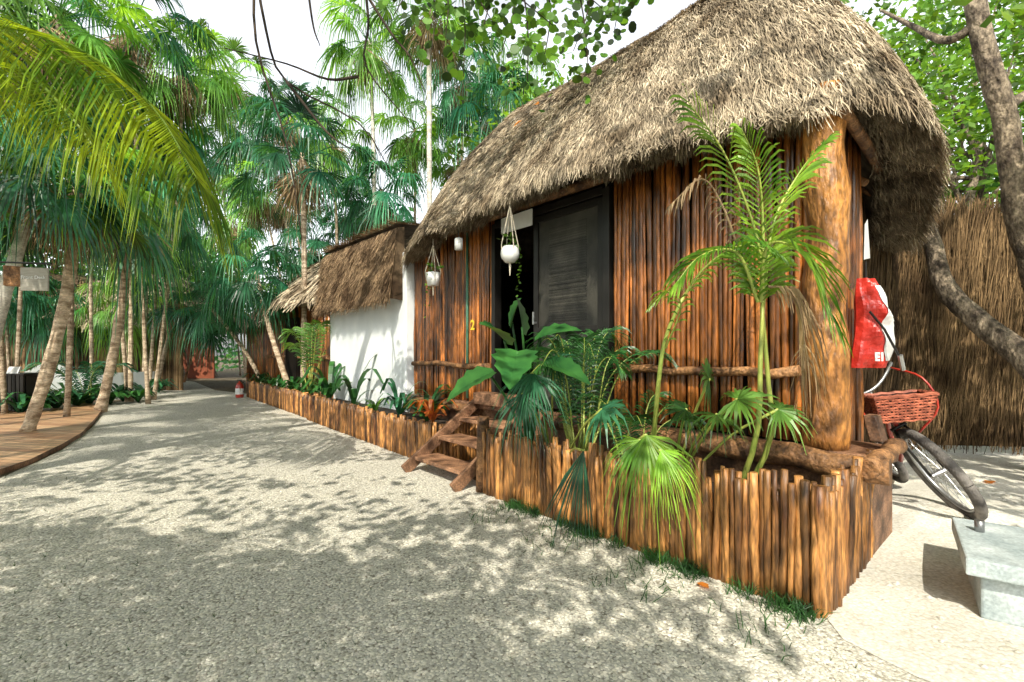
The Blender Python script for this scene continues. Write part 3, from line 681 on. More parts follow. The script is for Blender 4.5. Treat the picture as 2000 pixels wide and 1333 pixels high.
rb.tube(curve([b1,ap(1285,760,3.25),ap(1300,660,3.2),ap(1335,580,3.1)],8),[.018,.017,.016,.015,.014,.013,.012,.011,.01],7)
frond(mb,rb,[ap(1335,580,3.1),ap(1380,520,3.0),ap(1450,480,2.9),ap(1530,500,2.8)],26,.24,.017,.6,.7,.01)
frond(mb,rb,[ap(1300,680,3.2),ap(1330,600,3.0),ap(1305,570,2.9),ap(1270,600,2.9)],16,.12,.012,.6,.7,.007)
mb.build('fronds',M['lime'],h2); rb.build('stems',M['stem'],h2,smooth=True)
def small_fan(c,label,leaves,m='fan',nseg=18):
    t=thing('small_fan_palm',label,'palm',c); mb=MB(); rb=MB()
    for (hub,d,Rr,spr,dr) in leaves:
        rb.tube(curve([c,c.lerp(hub,.55)+Z*.08,hub],6),[.009]*7,5)
        fan(mb,hub,d,Z+V((0,-.8,0)),Rr,nseg,spr,dr)
    mb.build('leaves',M[m],t); rb.build('stalks',M['stem'],t,smooth=True); return t
small_fan(P(1.0,.35,.3),'small green fan palm with round leaves behind the corner stakes',[(ap(1440,780,2.7),V((.7,-.5,.1)),.22,2.4,.4),(ap(1385,740,2.8),V((-.3,-.3,.6)),.20,2.3,.4),(ap(1400,810,2.7),V((-.2,-.7,-.1)),.2,2.3,.6),(ap(1520,800,2.85),V((.9,-.3,.0)),.19,2.2,.6),(ap(1340,800,2.8),V((-.9,-.3,.1)),.2,2.2,.5)],m='fan',nseg=24)
small_fan(P(1.45,.25,.3),'bright yellow green fan palm drooping over the planter stakes',[(ap(1262,850,2.75),V((.25,-.45,-.6)),.36,1.3,.7),(ap(1290,880,2.7),V((.5,-.4,-.5)),.24,1.2,.7),(ap(1250,860,2.8),V((-.6,-.3,-.4)),.24,1.3,.7)],m='lime',nseg=32)
small_fan(P(2.0,.25,.3),'fan palm with one long green leaf hanging outside the planter',[(ap(1140,880,3.2),V((-.35,-.35,-1)),.50,.40,.3),(ap(1175,800,3.3),V((.4,-.5,.2)),.28,1.8,.6)],m='fan2',nseg=16)
feather_clump(P(1.95,.5,.3),'dense dark green feathery palm clump in front of the door screen',17,1.2,.25,m='darkleaf',stem=.42,w=.012,nl=34,elr=(62,88))
feather_clump(P(1.55,.6,.3),'smaller dark feathery palm beside the dense clump',8,.75,.2,m='darkleaf',stem=.22,w=.012,nl=28)
bl=thing('elephant_ear_plant','large dark leaved plant beside the top of the steps','plant',P(2.6,.45,.3))
mb=MB(); rb=MB(); c0=P(2.6,.45,.3)
def bigleaf(mb,p,d,L,W2,up=Z,droop=.3):
    d=d.normalized(); s=d.cross(up).normalized(); n=9
    r=U(.3,.9); nn=s.cross(d); prv=None
    for i in range(n+1):
        u=i/n; w=W2*(sin(PI*min(1,u*.93+.07))**.7)*(1.15-.55*u)*(.8 if i==0 else 1)*(1+.12*(-1)**i)
        if i==n: w=.003
        p_=p+d*L*(u-.12)-Z*droop*L*u*u
        cur=(p_-s*w+nn*w*.28,p_,p_+s*w+nn*w*.28)
        if prv: mb.face([prv[0],prv[1],cur[1],cur[0]],r); mb.face([prv[1],prv[2],cur[2],cur[1]],min(1,r+.12))
        prv=cur
for (px,py,Y,d,L,w) in ((1020,640,4.1,V((-.1,-.3,.7)),.48,.15),(985,665,4.0,V((-.35,-.4,.45)),.44,.17),(1055,660,3.9,V((.7,-.3,.4)),.44,.14),(955,730,4.0,V((-.9,-.4,-.25)),.42,.14),(1010,690,3.6,V((-.1,-.7,-.2)),.45,.17),(1070,710,3.7,V((.8,-.5,-.1)),.4,.14),(1000,630,4.3,V((.2,-.3,.8)),.40,.13)):
    hub=ap(px,py,Y); bigleaf(mb,hub,d,L,w,up=V((0,-.4,1))); rb.tube(curve([c0,c0.lerp(hub,.5)+Z*.1,hub],6),[.012]*7,6)
mb.build('leaves',M['darkleaf'],bl,smooth=True); rb.build('stalks',M['darkleaf'],bl,smooth=True)
small_fan(P(2.35,.5,.3),'dark fan palm with drooping leaves between the big leaved plant and the door',[(ap(1040,730,3.6),V((-.1,-.6,-.5)),.32,1.4,.7),(ap(1080,700,3.8),V((.7,-.4,-.1)),.28,1.6,.6),(ap(1020,770,3.5),V((.1,-.6,-.7)),.30,1.3,.7)],m='fand',nseg=26)
arch_plant(P(7.3,.6,.37),7,.75,.10,'upright broad leaved plant in front of the white wall','plant',up=1.6,m='darkleaf')
arch_plant(P(4.5,.5,.42),14,.38,.06,'small red and orange leaved plant beside the steps','plant',m='croton',name='croton_plant',up=1.2)
arch_plant(P(4.9,.65,.37),26,.55,.07,'dense dark leafy plant at the near end of the long planter','plant',m='darkleaf',up=1.2)
arch_plant(P(5.6,.6,.37),22,.55,.06,'dense dark leafy plant second from the near end of the long planter','plant',m='fan2',up=1.3)
arch_plant(P(6.3,.55,.37),14,.35,.05,'low tufted plant near the foot of the white wall','plant',m='fan',up=.9)
arch_plant(P(8.5,.6,.37),24,.75,.09,'bushy leafy plant at the far end of the long planter','plant',m='darkleaf',up=1.3)
arch_plant(P(2.45,.3,.3),10,.35,.04,'small spiky plant tucked behind the planter end post','plant',m='fan2',up=1.2)
mb=MB()
for _ in range(4600):
    t_=U(-.05,2.3); s_=-abs(G(.03,.06)); 
    if R()<.12: s_-=U(0,.5)
    cl=.45+.5*sin(t_*9+1)+.4*sin(t_*23); 
    if R()>cl: continue
    p=P(t_,s_,0); l=U(.03,.11); d=V((G(0,.5),G(0,.5),1)).normalized(); sd=d.cross(V((R()-.5,R()-.5,0))).normalized()
    mb.ribbon([p,p+d*l*.6,p+d*l+V((G(0,.02),G(0,.02),-.01))],[.005,.004,.001],sd)
for _ in range(260):
    X,Y=inpath(); p=V((X,Y,0)); 
    for _k in range(4):
        l=U(.012,.035); d=V((G(0,.5),G(0,.5),1)).normalized(); sd=d.cross(V((1,0,0))).normalized(); mb.ribbon([p,p+d*l],[.003,.001],sd,.2)
tag(mb.build('grass',M['grass']),'short grass tufts along the foot of the stake planter','grass',kind='stuff')

# ---------------- hanging things ----------------
def hang_pot(c,ztop,rp,label,vine,prof):
    t=thing('hanging_pot',label,'plant pot',c); mb=MB()
    for k in range(4):
        a=k*PI/2+.4; e=V((cos(a),sin(a),0)); mb.tube([V((c.x,c.y,ztop)),V((c.x,c.y,ztop-.08)),c+e*rp*1.05+Z*.09,c+e*rp*.9-Z*.02,c-Z*.1],.005,4)
    mb.tube([c-Z*.1,c-Z*.22],[.012,.004],5); mb.build('macrame_hanger',M['rope'],t)
    mb=MB(); mb.lathe(c,prof,18); mb.build('pot',M['whitep'],t,smooth=True)
    mb=MB()
    for _ in range(vine):
        a=U(0,2*PI); p=c+V((cos(a)*rp*U(.2,1),sin(a)*rp*U(.2,1),.08+U(0,.12))); leafat(mb,p,.07)
    for k in range(3):
        a=U(0,2*PI); p=c+V((cos(a)*rp,sin(a)*rp,.08)); 
        for j in range(9):
            leafat(mb,p-Z*(.04*j*(1+k*.4)),.045)
    mb.build('vine',M['grape'],t); return t
c1=at(846,545,6.4); hang_pot(c1,2.80,.10,'small white cylindrical pot with trailing vine hanging left of the doorway',30,[(.0,-.09),(.075,-.09),(.095,.08),(.085,.08),(.08,.06),(0,.06)])
c2=at(996,497,5.0); hang_pot(c2,2.90,.09,'round white pot in a macrame hanger at the doorway',22,[(.0,-.09),(.05,-.085),(.088,-.04),(.098,0),(.09,.05),(.07,.08),(.06,.06),(0,.06)])
lm=thing('wall_lamp','small white cylinder lamp under the eave between the hanging pots','lamp',at(896,477,6.0))
mb=MB(); mb.lathe(at(896,477,5.9),[(0,-.07),(.05,-.07),(.052,.06),(.03,.075),(0,.075)],14); mb.build('lamp_shade',M['whitep'],lm,smooth=True)
mb=MB(); q=at(896,477,5.9); mb.tube([q+Z*.07,q+Z*.35],.006,5); mb.build('cord',M['black'],lm)
ps=P(3.34,W-.14,2.80); mb=MB(); mb.box(ps,D*.27,N_*.006,Z*.09,.5); sg=mb.build('paper_sign',M['whitep']); tag(sg,'white card sign at the top of the doorway','sign')
mb=MB(); mb.tube([P(4.45,W-.05,.7),P(4.45,W-.05,2.9)],.018,8); tag(mb.build('green_pipe',M['pipe'],smooth=True),'thin green pipe running up the pole wall left of the doorway','pipe')

# Front Desk sign
sgn=thing('hanging_sign','grey board sign lettered Front Desk hanging beside the left trunks','sign',at(68,546,5.9))
q=at(68,546,5.9); mb=MB(); mb.box(q,V((.148,.02,0)),V((-.002,.012,0)),Z*.14,.5); mb.build('board',M['board'],sgn,bevel=.004)
text_part('lettering','Front Desk',.058,M['whitep'],sgn,q+V((0,-.02,.02)),V((1,.12,0)))
mb=MB(); mb.tube([at(-8,512,6.0),at(100,516,5.9)],.012,6); mb.tube([q+V((-.11,0,.135)),q+V((-.11,0,.20))],.004,4); mb.tube([q+V((.11,0,.135)),q+V((.11,0,.20))],.004,4); mb.build('bracket',M['black'],sgn)
mb=MB(); mb.box(at(28,540,6.1),V((.08,.05,0)),V((-.02,.03,0)),Z*.125,.5); tag(mb.build('lantern_box',M['log'],bevel=.006),'small brown wooden box on the trunk left of the Front Desk sign','box')
bn=thing('dark_stand','dark slatted stand with a small white card at the left edge of the deck','stand',gpix(12,805,.06))
mb=MB(); q=gpix(12,805,.06)
for k in range(9): mb.box(q+V((-.34+k*.085,0,.40)),V((.034,0,0)),V((0,.02,0)),Z*.38)
mb.box(q+V((0,.25,.79)),V((.4,0,0)),V((0,.28,0)),Z*.02); mb.box(q+V((0,.26,.4)),V((.36,0,0)),V((0,.2,0)),Z*.36)
mb.build('cabinet',M['black'],bn,bevel=.004)
mb=MB(); mb.box(q+V((.12,.05,.88)),V((.12,0,0)),V((0,.02,.0)),V((0,.03,.07)),.5); mb.build('card',M['whitep'],bn)
fe=thing('fire_extinguisher','small red and white fire extinguisher standing at the far planter end','extinguisher',gpix(468,777))
q=gpix(468,777); mb=MB(); mb.lathe(q,[(0,0),(.1,0),(.11,.05),(.11,.33),(.07,.42),(.03,.45),(.03,.48),(0,.48)],14); mb.build('body',M['redp'],fe,smooth=True)
mb=MB(); mb.lathe(q,[(.112,.1),(.113,.27)],14); mb.build('label_band',M['whitep'],fe)
mb=MB(); mb.box(q+Z*.51,V((.07,0,0)),V((0,.015,0)),Z*.015); mb.tube(curve([q+V((.03,0,.47)),q+V((.15,0,.4)),q+V((.13,-.02,.15))],6),.012,5); mb.build('handle_and_hose',M['black'],fe)

# ---------------- right side ----------------
fc=thing('brushwood_fence','tall brown brushwood fence at the right behind the bicycle','fence',V((7,6.3,0)))
mb=MB(); fa,fb=V((3.9,6.6,0)),V((11,5.7,0)); mb.box((fa+fb)/2+Z*1.6,(fb-fa)/2,V((0,.05,0)),Z*1.5,.1)
dd=(fb-fa).normalized()
for _ in range(26000):
    x=R()**1.4; z=U(0,3.1); l=U(.3,.8); p=fa.lerp(fb,x)+V((0,-.06-R()*.10,z)); p1=p+Z*min(l,3.35-z-U(0,.25))+dd*G(0,.06)+V((0,U(-.08,.02),0)); w=U(.005,.011)
    mb.ribbon([p,p1],[w,w*.5],(dd+V((0,U(-.5,.5),0))).normalized())
mb.build('brush_panel',M['brush'],fc)
mb=MB(); mb.tube(wob(fa+V((0,-.12,2.5)),fb+V((0,-.12,2.5)),7,.02),.025,7); mb.build('fence_rail',M['brush'],fc,smooth=True)
cu_=thing('brush_screen','dark brushwood screen against the side of the hut behind the red bag','screen',P(.5,2.6,0))
mb=MB()
for _ in range(10000):
    s_=U(1.8,3.9); z=U(0,2.4); p=P(.54-R()*.09,s_,z); p1=p+Z*U(.3,.6)+N_*G(0,.04)-D*U(-.03,.05); mb.ribbon([p,p1],[.009,.005],(N_+D*U(-.5,.5)).normalized(),R()*.35)
mb.tsbox(.55,.58,1.8,3.9,.0,2.75,.1); mb.build('brush_panel',M['brush'],cu_)
# red bag
bc=at(1698,632,3.4)
bg=thing('red_bag','red and white vinyl bag hanging on the hut side beside the corner post','bag',V((bc.x,bc.y,1.2)))
bx=V((.90,.18,0)).normalized(); nrm=V((.18,-.90,0)).normalized()
def bagpt(u,v,dep):
    wd=.140*(1-.50*max(0,v-.5)/.5)*(1+.07*sin(v*9)); return bc+bx*(u*wd+.03*sin(v*4)-.01)+Z*((v-.5)*.62)+nrm*dep
def bd_(u,v): return (.10*math.sqrt(max(0,1-u*u))*(sin(PI*min(.97,v*.9+.08))**.5)+.022*sin(u*6+v*11)*(1-u*u)+.012*sin(v*23+u*3)*(1-u*u))
K=18; J=20; mb=MB()
for j in range(J):
    for k in range(K):
        u0,u1=-1+2*k/K,-1+2*(k+1)/K; v0,v1=j/J,(j+1)/J
        for sg in (1,-.6):
            f=lambda u,v:bagpt(u,v,sg*bd_(u,v))
            mb.face([f(u0,v0),f(u1,v0),f(u1,v1),f(u0,v1)],.5)
mb.build('bag_body',M['red'],bg,smooth=True)
mb=MB()
for j in range(J-1):
    v0,v1=.08+.88*j/J,.08+.88*(j+1)/J; e=lambda u,v:bagpt(u,v,bd_(u,v)+.006)
    lo=lambda v:-.05+.30*abs(v-.45)/.5
    for k in range(7):
        mb.face([e(lo(v0)+(1-lo(v0))*k/7,v0),e(lo(v0)+(1-lo(v0))*(k+1)/7,v0),e(lo(v1)+(1-lo(v1))*(k+1)/7,v1),e(lo(v1)+(1-lo(v1))*k/7,v1)],.5)
mb.build('white_panel',M['whitep'],bg,smooth=True)
text_part('bag_letter','E',.075,M['whitep'],bg,bc-Z*.235+nrm*.135-bx*.085,bx)
text_part('bag_letter','I',.075,M['whitep'],bg,bc-Z*.235+nrm*.135-bx*.045,bx)
mb=MB(); mb.tube([bagpt(-.9,.62,.09),bagpt(-.3,.42,.13),bagpt(.75,.14,.11)],.008,6); mb.build('strap',M['black'],bg)
mb=MB(); mb.tube([bagpt(0,1,.0),bagpt(0,1,.0)+Z*.12],.008,5); mb.build('hanging_loop',M['black'],bg)
mb=MB(); mb.tube([bagpt(.75,.14,.12),bagpt(1.3,-.02,.10)],.016,8); mb.build('buckle',M['metal'],bg)
mb=MB(); mb.face([P(.13,1.35,1.95),P(.13,1.5,1.98),P(.13,1.44,2.25),P(.13,1.37,2.2)],.5); tag(mb.build('white_cloth',M['whitep']),'small white cloth hanging above the red bag','cloth')
mb=MB(); mb.box(P(.04,1.25,.80),N_*.065,D*.035,Z*.085+D*.02); tag(mb.build('wooden_block',M['plank'],bevel=.006),'small wooden block propped on the platform edge under the red bag','block')
# bicycle
hdir=V((-.27,-.963,0)).normalized(); lat=V((-.963,.27,0)).normalized(); le=rad(33)
upv=(Z*cos(le)+lat*sin(le)).normalized(); sidev=(lat*cos(le)-Z*sin(le)).normalized(); G0=V((3.44,3.64,.07))
def B(x,y,z): return G0+hdir*x+sidev*y+upv*z
bk=thing('bicycle','old bicycle with fat dark tyre and brown red basket leaning against the hut','bicycle',G0)
RW=.35
def wheel(cx):
    mb=MB()
    mb.tube([B(cx+RW*cos(2*PI*k/40),0,RW+.03+RW*sin(2*PI*k/40)) for k in range(41)],.036,10,cap=False,r=.5); w=mb.build('wheel',M['rubber'],bk,smooth=True)
    mb=MB(); mb.tube([B(cx+(RW-.04)*cos(2*PI*k/40),0,RW+.03+(RW-.04)*sin(2*PI*k/40)) for k in range(41)],.015,6,cap=False); mb.build('rim',M['metal'],w,smooth=True)
    mb=MB()
    for k in range(24):
        a=2*PI*k/24; mb.tube([B(cx,.03*(1 if k%2 else -1),RW+.03),B(cx+(RW-.04)*cos(a),0,RW+.03+(RW-.04)*sin(a))],.0022,4)
    mb.tube([B(cx,-.05,RW+.03),B(cx,.05,RW+.03)],.02,8); mb.build('spokes',M['metal'],w)
wheel(0); wheel(-1.08)
mb=MB()
mb.tube([B(-.12,0,.76),B(-.16,0,.94)],.02,8); mb.tube(curve([B(-.14,0,.88),B(-.38,0,.68),B(-.62,0,.36)],8),.018,8); mb.tube([B(-.12,0,.79),B(-.40,0,.5),B(-.62,0,.34)],.018,8)
mb.tube([B(-.62,0,.33),B(-.74,0,.88)],.016,8); mb.tube([B(-.62,0,.33),B(-1.08,.05,.38)],.01,6); mb.tube([B(-.72,0,.78),B(-1.08,.05,.38)],.01,6)
mb.build('frame',M['redp'],bk,smooth=True)
mb=MB()
for y in (-.055,.055): mb.tube([B(0,y,.38),B(-.08,y,.68),B(-.11,y*.7,.77)],.011,6)
mb.tube([B(-.11,-.06,.77),B(-.11,.06,.77)],.014,6); mb.build('fork',M['black'],bk,smooth=True)
mb=MB(); mb.tube([B(-.16,0,.92),B(-.17,0,1.10)],.012,6); mb.tube(curve([B(-.38,-.30,1.16),B(-.25,-.27,1.18),B(-.16,-.08,1.11),B(-.16,.08,1.11),B(-.25,.27,1.18),B(-.38,.30,1.16)],20),.012,7); mb.build('handlebar',M['metal'],bk,smooth=True)
for y in (-.3,.3):
    mb=MB(); mb.tube([B(-.29,y*.96,1.175),B(-.40,y*1.01,1.155)],.018,8); mb.build('grip',M['black'],bk,smooth=True)
mb=MB(); mb.tube(curve([B(-.2,-.24,1.17),B(-.04,-.32,1.03),B(.0,-.27,.8),B(-.1,-.08,.66)],12),.009,5); mb.build('brake_cable',M['redp'],bk,smooth=True)
mb=MB(); mb.tube(curve([B(-.74,0,.9),B(-.75,0,.96)],2),.013,6); mb.build('seat_post',M['metal'],bk)
mb=MB(); mb.box(B(-.75,0,.98),hdir*.13,sidev*.08,upv*.03); mb.build('saddle',M['black'],bk,bevel=.02)
mb=MB(); hh=.19; K0=B(.02,0,.86); bu=(Z*.985+lat*.12).normalized(); bs_=(lat-bu*lat.dot(bu)).normalized()
def KB(x,y,z): return K0+hdir*x+bs_*y+bu*z
def bk4(z):
    f=z/hh; return -.12,.10+.05*f,.165+.035*f
NRG=9
for k in range(NRG+1):
    z=hh*k/NRG; x0,x1,w=bk4(z)
    ring=[(x0,-w),(x1,-w),(x1,w),(x0,w),(x0,-w)]; pts=[]
    for q in range(4):
        (xa,ya),(xb,yb)=ring[q],ring[q+1]
        for j in range(8): pts.append(KB(xa+(xb-xa)*j/8,ya+(yb-ya)*j/8,z+.004*(-1)**(j+k)))
    pts.append(pts[0]); mb.tube(pts,.0075 if k<NRG else .014,5,r=U(.5,1))
for k in range(15):
    for (fn) in (0,1,2,3):
        def pt(z):
            x0,x1,w=bk4(z); u=k/14
            return KB(x0+(x1-x0)*u,-w if fn==0 else w,z) if fn<2 else KB(x0 if fn==2 else x1,-w+2*w*u,z)
        mb.tube([pt(0),pt(hh)],.0065,4,r=U(.3,.9))
def bc4(z,e=.006):
    x0,x1,w=bk4(z); return [KB(x0+e,-w+e,z),KB(x1-e,-w+e,z),KB(x1-e,w-e,z),KB(x0+e,w-e,z)]
lo_,hi_=bc4(.002),bc4(hh)
for k in range(4): mb.face([lo_[k],lo_[(k+1)%4],hi_[(k+1)%4],hi_[k]],.0)
mb.face(lo_,.1)
mb.build('basket',M['basket'],bk)
cbk=thing('concrete_box','grey concrete utility box with lid slab and pipe stub at the right edge','utility box',V((2.55,2.5,0)))
q0=V((2.2,2.36,0)); ex=V((.80,-.60,0)).normalized(); ey=V((.62,.785,0)).normalized()
mb=MB(); mb.box(q0+ex*.5+ey*.40+Z*.11,ex*.44,ey*.33,Z*.11,.4); mb.build('base',M['conc'],cbk,bevel=.012)
mb=MB(); mb.box(q0+ex*.5+ey*.38+Z*.265,ex*.50,ey*.38,Z*.042,.9); mb.build('lid',M['conc'],cbk,bevel=.01)
mb=MB(); mb.tube([q0+ex*.1+ey*.52+Z*.3,q0+ex*.1+ey*.52+Z*.37],.022,10); mb.build('pipe_stub',M['metal'],cbk,smooth=True)
mb=MB(); mb.tube([gpix(1690,1050)+Z*.0,at(1660,930,3.3)],.022,8); tag(mb.build('stick',M['log'],smooth=True),'thin stick leaning on the planter side near the corner','stick')
rt=thing('twisting_tree','dark barked tree with a twisting trunk rising at the right edge','tree',V((5.6,5.0,0)))
mb=MB(); mb.tube(curve([V((5.75,5.0,-.05)),at(2045,620,5.05),at(1992,430,5.1),at(1965,250,5.1),at(1915,60,5.1),at(1880,-160,5.1),at(1900,-330,5.2)],30),[.13-.0018*i for i in range(31)],16,wob=.12); tr_=mb.build('trunk',M['bark'],rt,smooth=True)
mb=MB(); mb.tube(curve([at(1915,40,5.1),at(1850,80,5.3),at(1780,50,5.8),at(1720,20,6.2)],10),[.055-.004*i for i in range(11)],8); mb.tube(curve([at(1962,210,5.1),at(2030,160,5.3),at(2080,40,5.5)],8),[.06-.005*i for i in range(9)],8); mb.build('limb',M['bark'],rt,smooth=True)
mb=MB()
for _ in range(60):
    c=at(U(1680,2350),U(-520,90),U(6,8.5)); cluster(mb,c,.4,45,.12)
for _ in range(22): cluster(mb,at(U(1790,2010),U(20,330),U(6,8)),.28,34,.12)
for _ in range(95):  # out-of-view leaf clumps added to shade the fence
    y_=U(.0,3.8); cluster(mb,V((max(1.15*y_,U(3.3,8.0)),y_,U(3.2,4.9))),.42,45,.17)
mb.build('crown',M['broad'],rt)
lg=thing('bare_tree','thick grey brown bare trunk leaning across the brushwood fence','tree',V((5.2,4.7,0)))
mb=MB(); mb.tube(curve([at(1760,330,5.7),at(1815,455,5.5),at(1845,560,5.3),at(1915,630,5.1),at(2000,700,4.8),at(2120,830,4.4),V((5.6,4.1,-.02))],24),[.07+.003*i for i in range(25)],14,wob=.1); mb.build('trunk',M['bark'],lg,smooth=True)
# overhanging round-leaf tree
og=thing('sea_grape_tree','overhanging tree with round leaves and thin bare twigs across the top of the view','tree',V((-6.5,.6,0)))
mb=MB(); mb.tube(curve([V((-6.5,.6,-.05)),V((-6.2,1.5,2.5)),V((-5.2,2.8,5)),V((-3.2,4.2,6.3)),V((-.5,5.0,6.2)),V((1.5,5.2,6.0))],24),[.2-.0065*i for i in range(25)],10); mb.build('trunk',M['bark'],og,smooth=True)
mb=MB(); lf=MB()
def rleaf(p,s):
    n=V((G(0,.6),-1+G(0,.5),G(0,.7))).normalized(); a=n.cross(V((0,0,1))).normalized(); b=n.cross(a); lf.face([p+(a*cos(k*PI/4)+b*sin(k*PI/4)*.92)*s for k in range(8)])
def twig(pts,r,leaves=0,s=.05):
    cc=curve(pts,12); mb.tube(cc,[r*(1-.06*i) for i in range(13)],5)
    for _ in range(leaves): 
        q=cc[min(12,int(3+R()*10))]; rleaf(q+V((G(0,.15),G(0,.15),G(0,.13))),s*U(.45,1.1))
for (x0,x1,y1,n) in ((830,840,120,50),(880,905,150,50),(950,930,90,50),(1000,1030,160,70),(1060,1060,130,70),(1100,1150,150,70),(1150,1120,100,60),(1190,1200,60,50),(860,960,40,60),(1040,1180,20,70),(900,1080,50,70),(790,770,30,30),(1220,1250,-10,50),(700,1000,0,50),(1000,980,100,60),(850,870,80,50)):
    twig([at(x0,-240,5.0),at((x0*.7+x1*.3),-90,4.9),at((x0+x1)/2+15,(y1-80)/2,4.8),at(x1,y1,4.7)],.014,n)
for pp_ in ([(490,-120),(520,60),(560,160),(700,240),(760,330)],[(590,-120),(610,40),(625,90)],[(500,-120),(500,80),(560,280),(590,470)],[(700,-120),(720,40),(715,130),(800,240)],[(700,150),(640,155),(560,125),(440,95)],[(660,-100),(760,60),(800,110),(830,180)],[(560,160),(640,260),(700,300)]):
    twig([at(x,y,4.6) for x,y in pp_],.016)
twig([at(480,-120,4.7),at(690,-220,4.8),at(830,-240,5)],.03)
mb.build('twigs',M['twig'],og,smooth=True); lf.build('round_leaves',M['grape'],og)
mb=MB()
def shade_bough(c,lx,ly,lz,n,s):
    a=U(-.2,.35)
    for _ in range(n):
        v=V((G(0,.5),G(0,.5),G(0,.5))); leafat(mb,c+V((v.x*lx*cos(a)-v.y*ly*sin(a),v.x*lx*sin(a)+v.y*ly*cos(a),v.z*lz)),s*U(.7,1.3))
# unseen boughs added in rows, open lanes between them streak the shade
for (y0,k) in ((-2.3,4),(-1.2,4),(-.1,4),(1.0,4),(2.2,4),(3.5,4)):
    for _ in range(k): shade_bough(V((U(-7.0,-.8),y0+G(0,.12),U(5.0,5.4))),U(1.4,2.3),.26,.22,150,.16)
for _ in range(14): shade_bough(V((U(-1,2.0),U(-1.6,1.6),U(4.8,5.6))),U(.4,.7),.25,.2,30,.15)
for _ in range(8): shade_bough(V((U(-1.6,.25),U(-2.6,-.4),U(4.2,5.0))),U(.5,1.0),.24,.2,70,.14)
mb.build('crown',M['broad'],og)  # clumps above the frame that only cast dapples

# hero coconut frond palm
hc=thing('coconut_palm','coconut palm at the left whose big sunlit yellow green frond arches over the deck','palm',V((-5.7,3.9,0)))
top=V((-5.5,3.9,4.1)); mb=MB(); mb.tube(trunk_pts(V((-5.9,3.7,-.03)),top,.1,12),[.14-.004*i for i in range(13)],10); mb.build('trunk',M['palmbark'],hc,smooth=True)
mb=MB(); rb=MB()
frond(mb,rb,[top,at(-80,45,4.1),at(110,75,4.0),at(285,195,3.9),at(385,350,3.85)],160,.84,.020,1.15,.2,.022,lift=-.1,prof=lambda u:.5+.5*sin(PI*min(1,u*.85+.08)) if u<.9 else .55)
frond(mb,rb,[top,at(-120,120,3.7),at(30,130,3.6),at(140,230,3.5),at(210,330,3.5)],80,.5,.017,1.15,.2,.020,lift=-.1)
mb.add(rb)
mb.build('sunlit_fronds',M['hero'],hc)
link('crown',CC[0],hc,V((-.4,0,4.5)),.8,2.0)

GB='unseen coconut palms placed to shade the path'  # palms outside the frame, placed so their crowns shade the ground
sp=[((-7.2,1.2),(-6.6,1.6,6.6),.9,2),((-8.6,-1.4),(-8.0,-1.0,6.8),1.0,1),((-5,-5),(-4.5,-4.6,6),1.0,1),((-10,3),(-9.5,3.5,7.0),1.1,2),
 ((-3.6,-2.4),(-3.1,-1.9,3.9),.75,0),((-1.6,-2.9),(-1.3,-2.4,4.0),.75,1),((-5.6,-1.6),(-5.0,-1.0,4.2),.7,2),((-3,-3.6),(-2.2,-3.0,4.4),.8,1),((-.8,-3.9),(-.6,-3.3,4.4),.6,1)]
for i,(b_,t_,sc,vr) in enumerate(sp):
    coco_palm(V((b_[0],b_[1],0)),V(t_),sc,vr,'unseen coconut palm placed to shade the path',GB)

def fallen(p,s,m,label,nr=Z):
    mb=MB(); a=V((G(0,1),G(0,1),0)); a=(a-nr*a.dot(nr)).normalized(); b=nr.cross(a).normalized()
    mb.face([p,p+a*s*.3+b*s*.3+nr*s*.12,p+a*s*.75+b*s*.25+nr*s*.08,p+a*s],.5); mb.face([p,p+a*s,p+a*s*.75-b*s*.25+nr*s*.1,p+a*s*.3-b*s*.3+nr*s*.12],.6)
    o=mb.build('fallen_leaf',M[m]); tag(o,label,'leaf')
fallen(gpix(1770,1062,.012),.12,'lyel','large yellow fallen leaf on the sandy ground')
fallen(gpix(1735,1050,.012),.10,'lyel','smaller yellow fallen leaf left of the large yellow one')
fallen(gpix(1385,1150,.012),.08,'lora','orange fallen leaf at the foot of the stake planter')
fallen(gpix(1935,945,.012),.14,'lora','orange dry leaf on the ground behind the bicycle wheel')
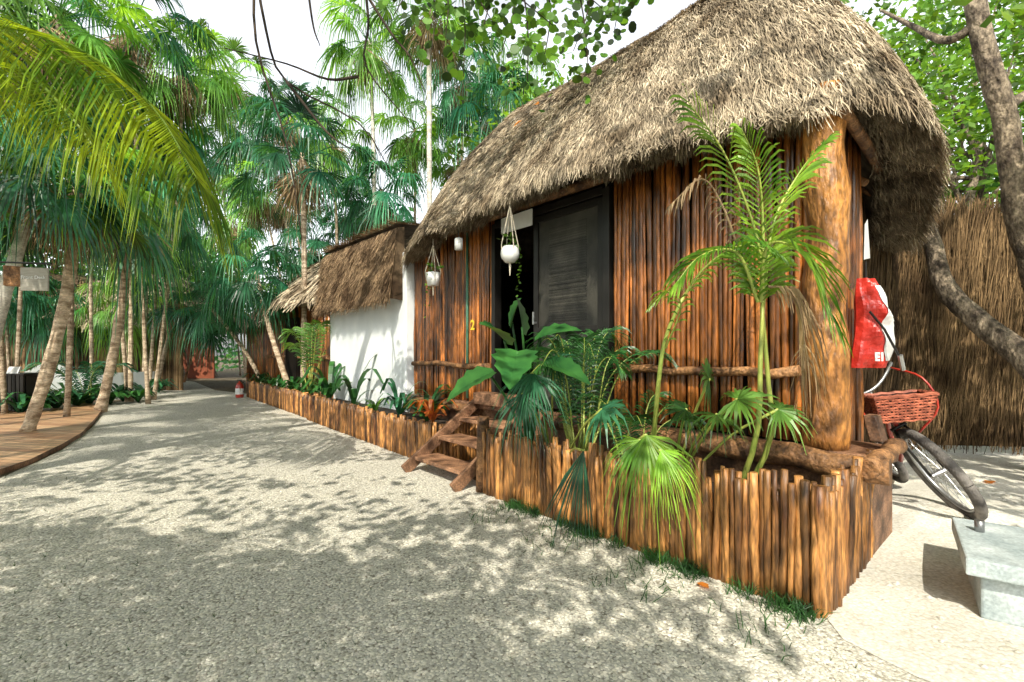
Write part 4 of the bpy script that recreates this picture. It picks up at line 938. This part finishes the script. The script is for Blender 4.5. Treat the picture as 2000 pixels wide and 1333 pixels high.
for (q_,u_,l_) in ((.82,.62,'topmost orange leaf lying on the thatch'),(.80,.45,'orange leaf lying lower down on the thatch')):
    fallen(RF.S(q_,u_)+RF.nrm(q_,u_)*.08,.13,'lora',l_,RF.nrm(q_,u_))

# ---------------- light, world, camera ----------------
S_=V((-.10,-.70,.72)).normalized()
sun=bpy.data.lights.new('sun','SUN'); sun.energy=5; sun.angle=rad(.4); sun.color=(1,.935,.79)
so=bpy.data.objects.new('sun',sun); C.objects.link(so); so.rotation_euler=S_.to_track_quat('Z','Y').to_euler(); so.location=(0,0,20)
w=bpy.data.worlds.new('World'); scene.world=w; w.use_nodes=True; nt=w.node_tree; N=nt.nodes; L=nt.links
sky=N.new('ShaderNodeTexSky'); sky.sky_type='NISHITA'; sky.sun_disc=False; sky.sun_elevation=math.asin(S_.z); sky.sun_rotation=math.atan2(S_.x,S_.y); sky.dust_density=3; sky.air_density=1.0
hs=N.new('ShaderNodeHueSaturation'); hs.inputs['Saturation'].default_value=.2; hs.inputs['Value'].default_value=1.0
tc=N.new('ShaderNodeTexCoord'); sx=N.new('ShaderNodeSeparateXYZ'); L.new(tc.outputs['Generated'],sx.inputs[0])
mr=N.new('ShaderNodeMapRange'); mr.inputs[1].default_value=.56; mr.inputs[2].default_value=.68; mr.inputs[3].default_value=4.3; mr.inputs[4].default_value=.22
L.new(sx.outputs['Z'],mr.inputs[0])
vm=N.new('ShaderNodeVectorMath'); vm.operation='SCALE'
L.new(sky.outputs[0],hs.inputs['Color']); L.new(hs.outputs[0],vm.inputs[0]); L.new(mr.outputs[0],vm.inputs['Scale']); L.new(vm.outputs[0],N['Background'].inputs[0]); N['Background'].inputs[1].default_value=.12
cam=bpy.data.cameras.new('camera'); co=bpy.data.objects.new('camera',cam); C.objects.link(co); co.location=(0,0,H); co.rotation_euler=(rad(90),0,0)
cam.sensor_width=36; cam.lens=36*F/2000; cam.shift_y=(HY-666.5)/2000; cam.clip_end=500; cam.clip_start=.05
scene.camera=co
scene.view_settings.view_transform='Standard'; scene.view_settings.look='None'; scene.view_settings.exposure=0
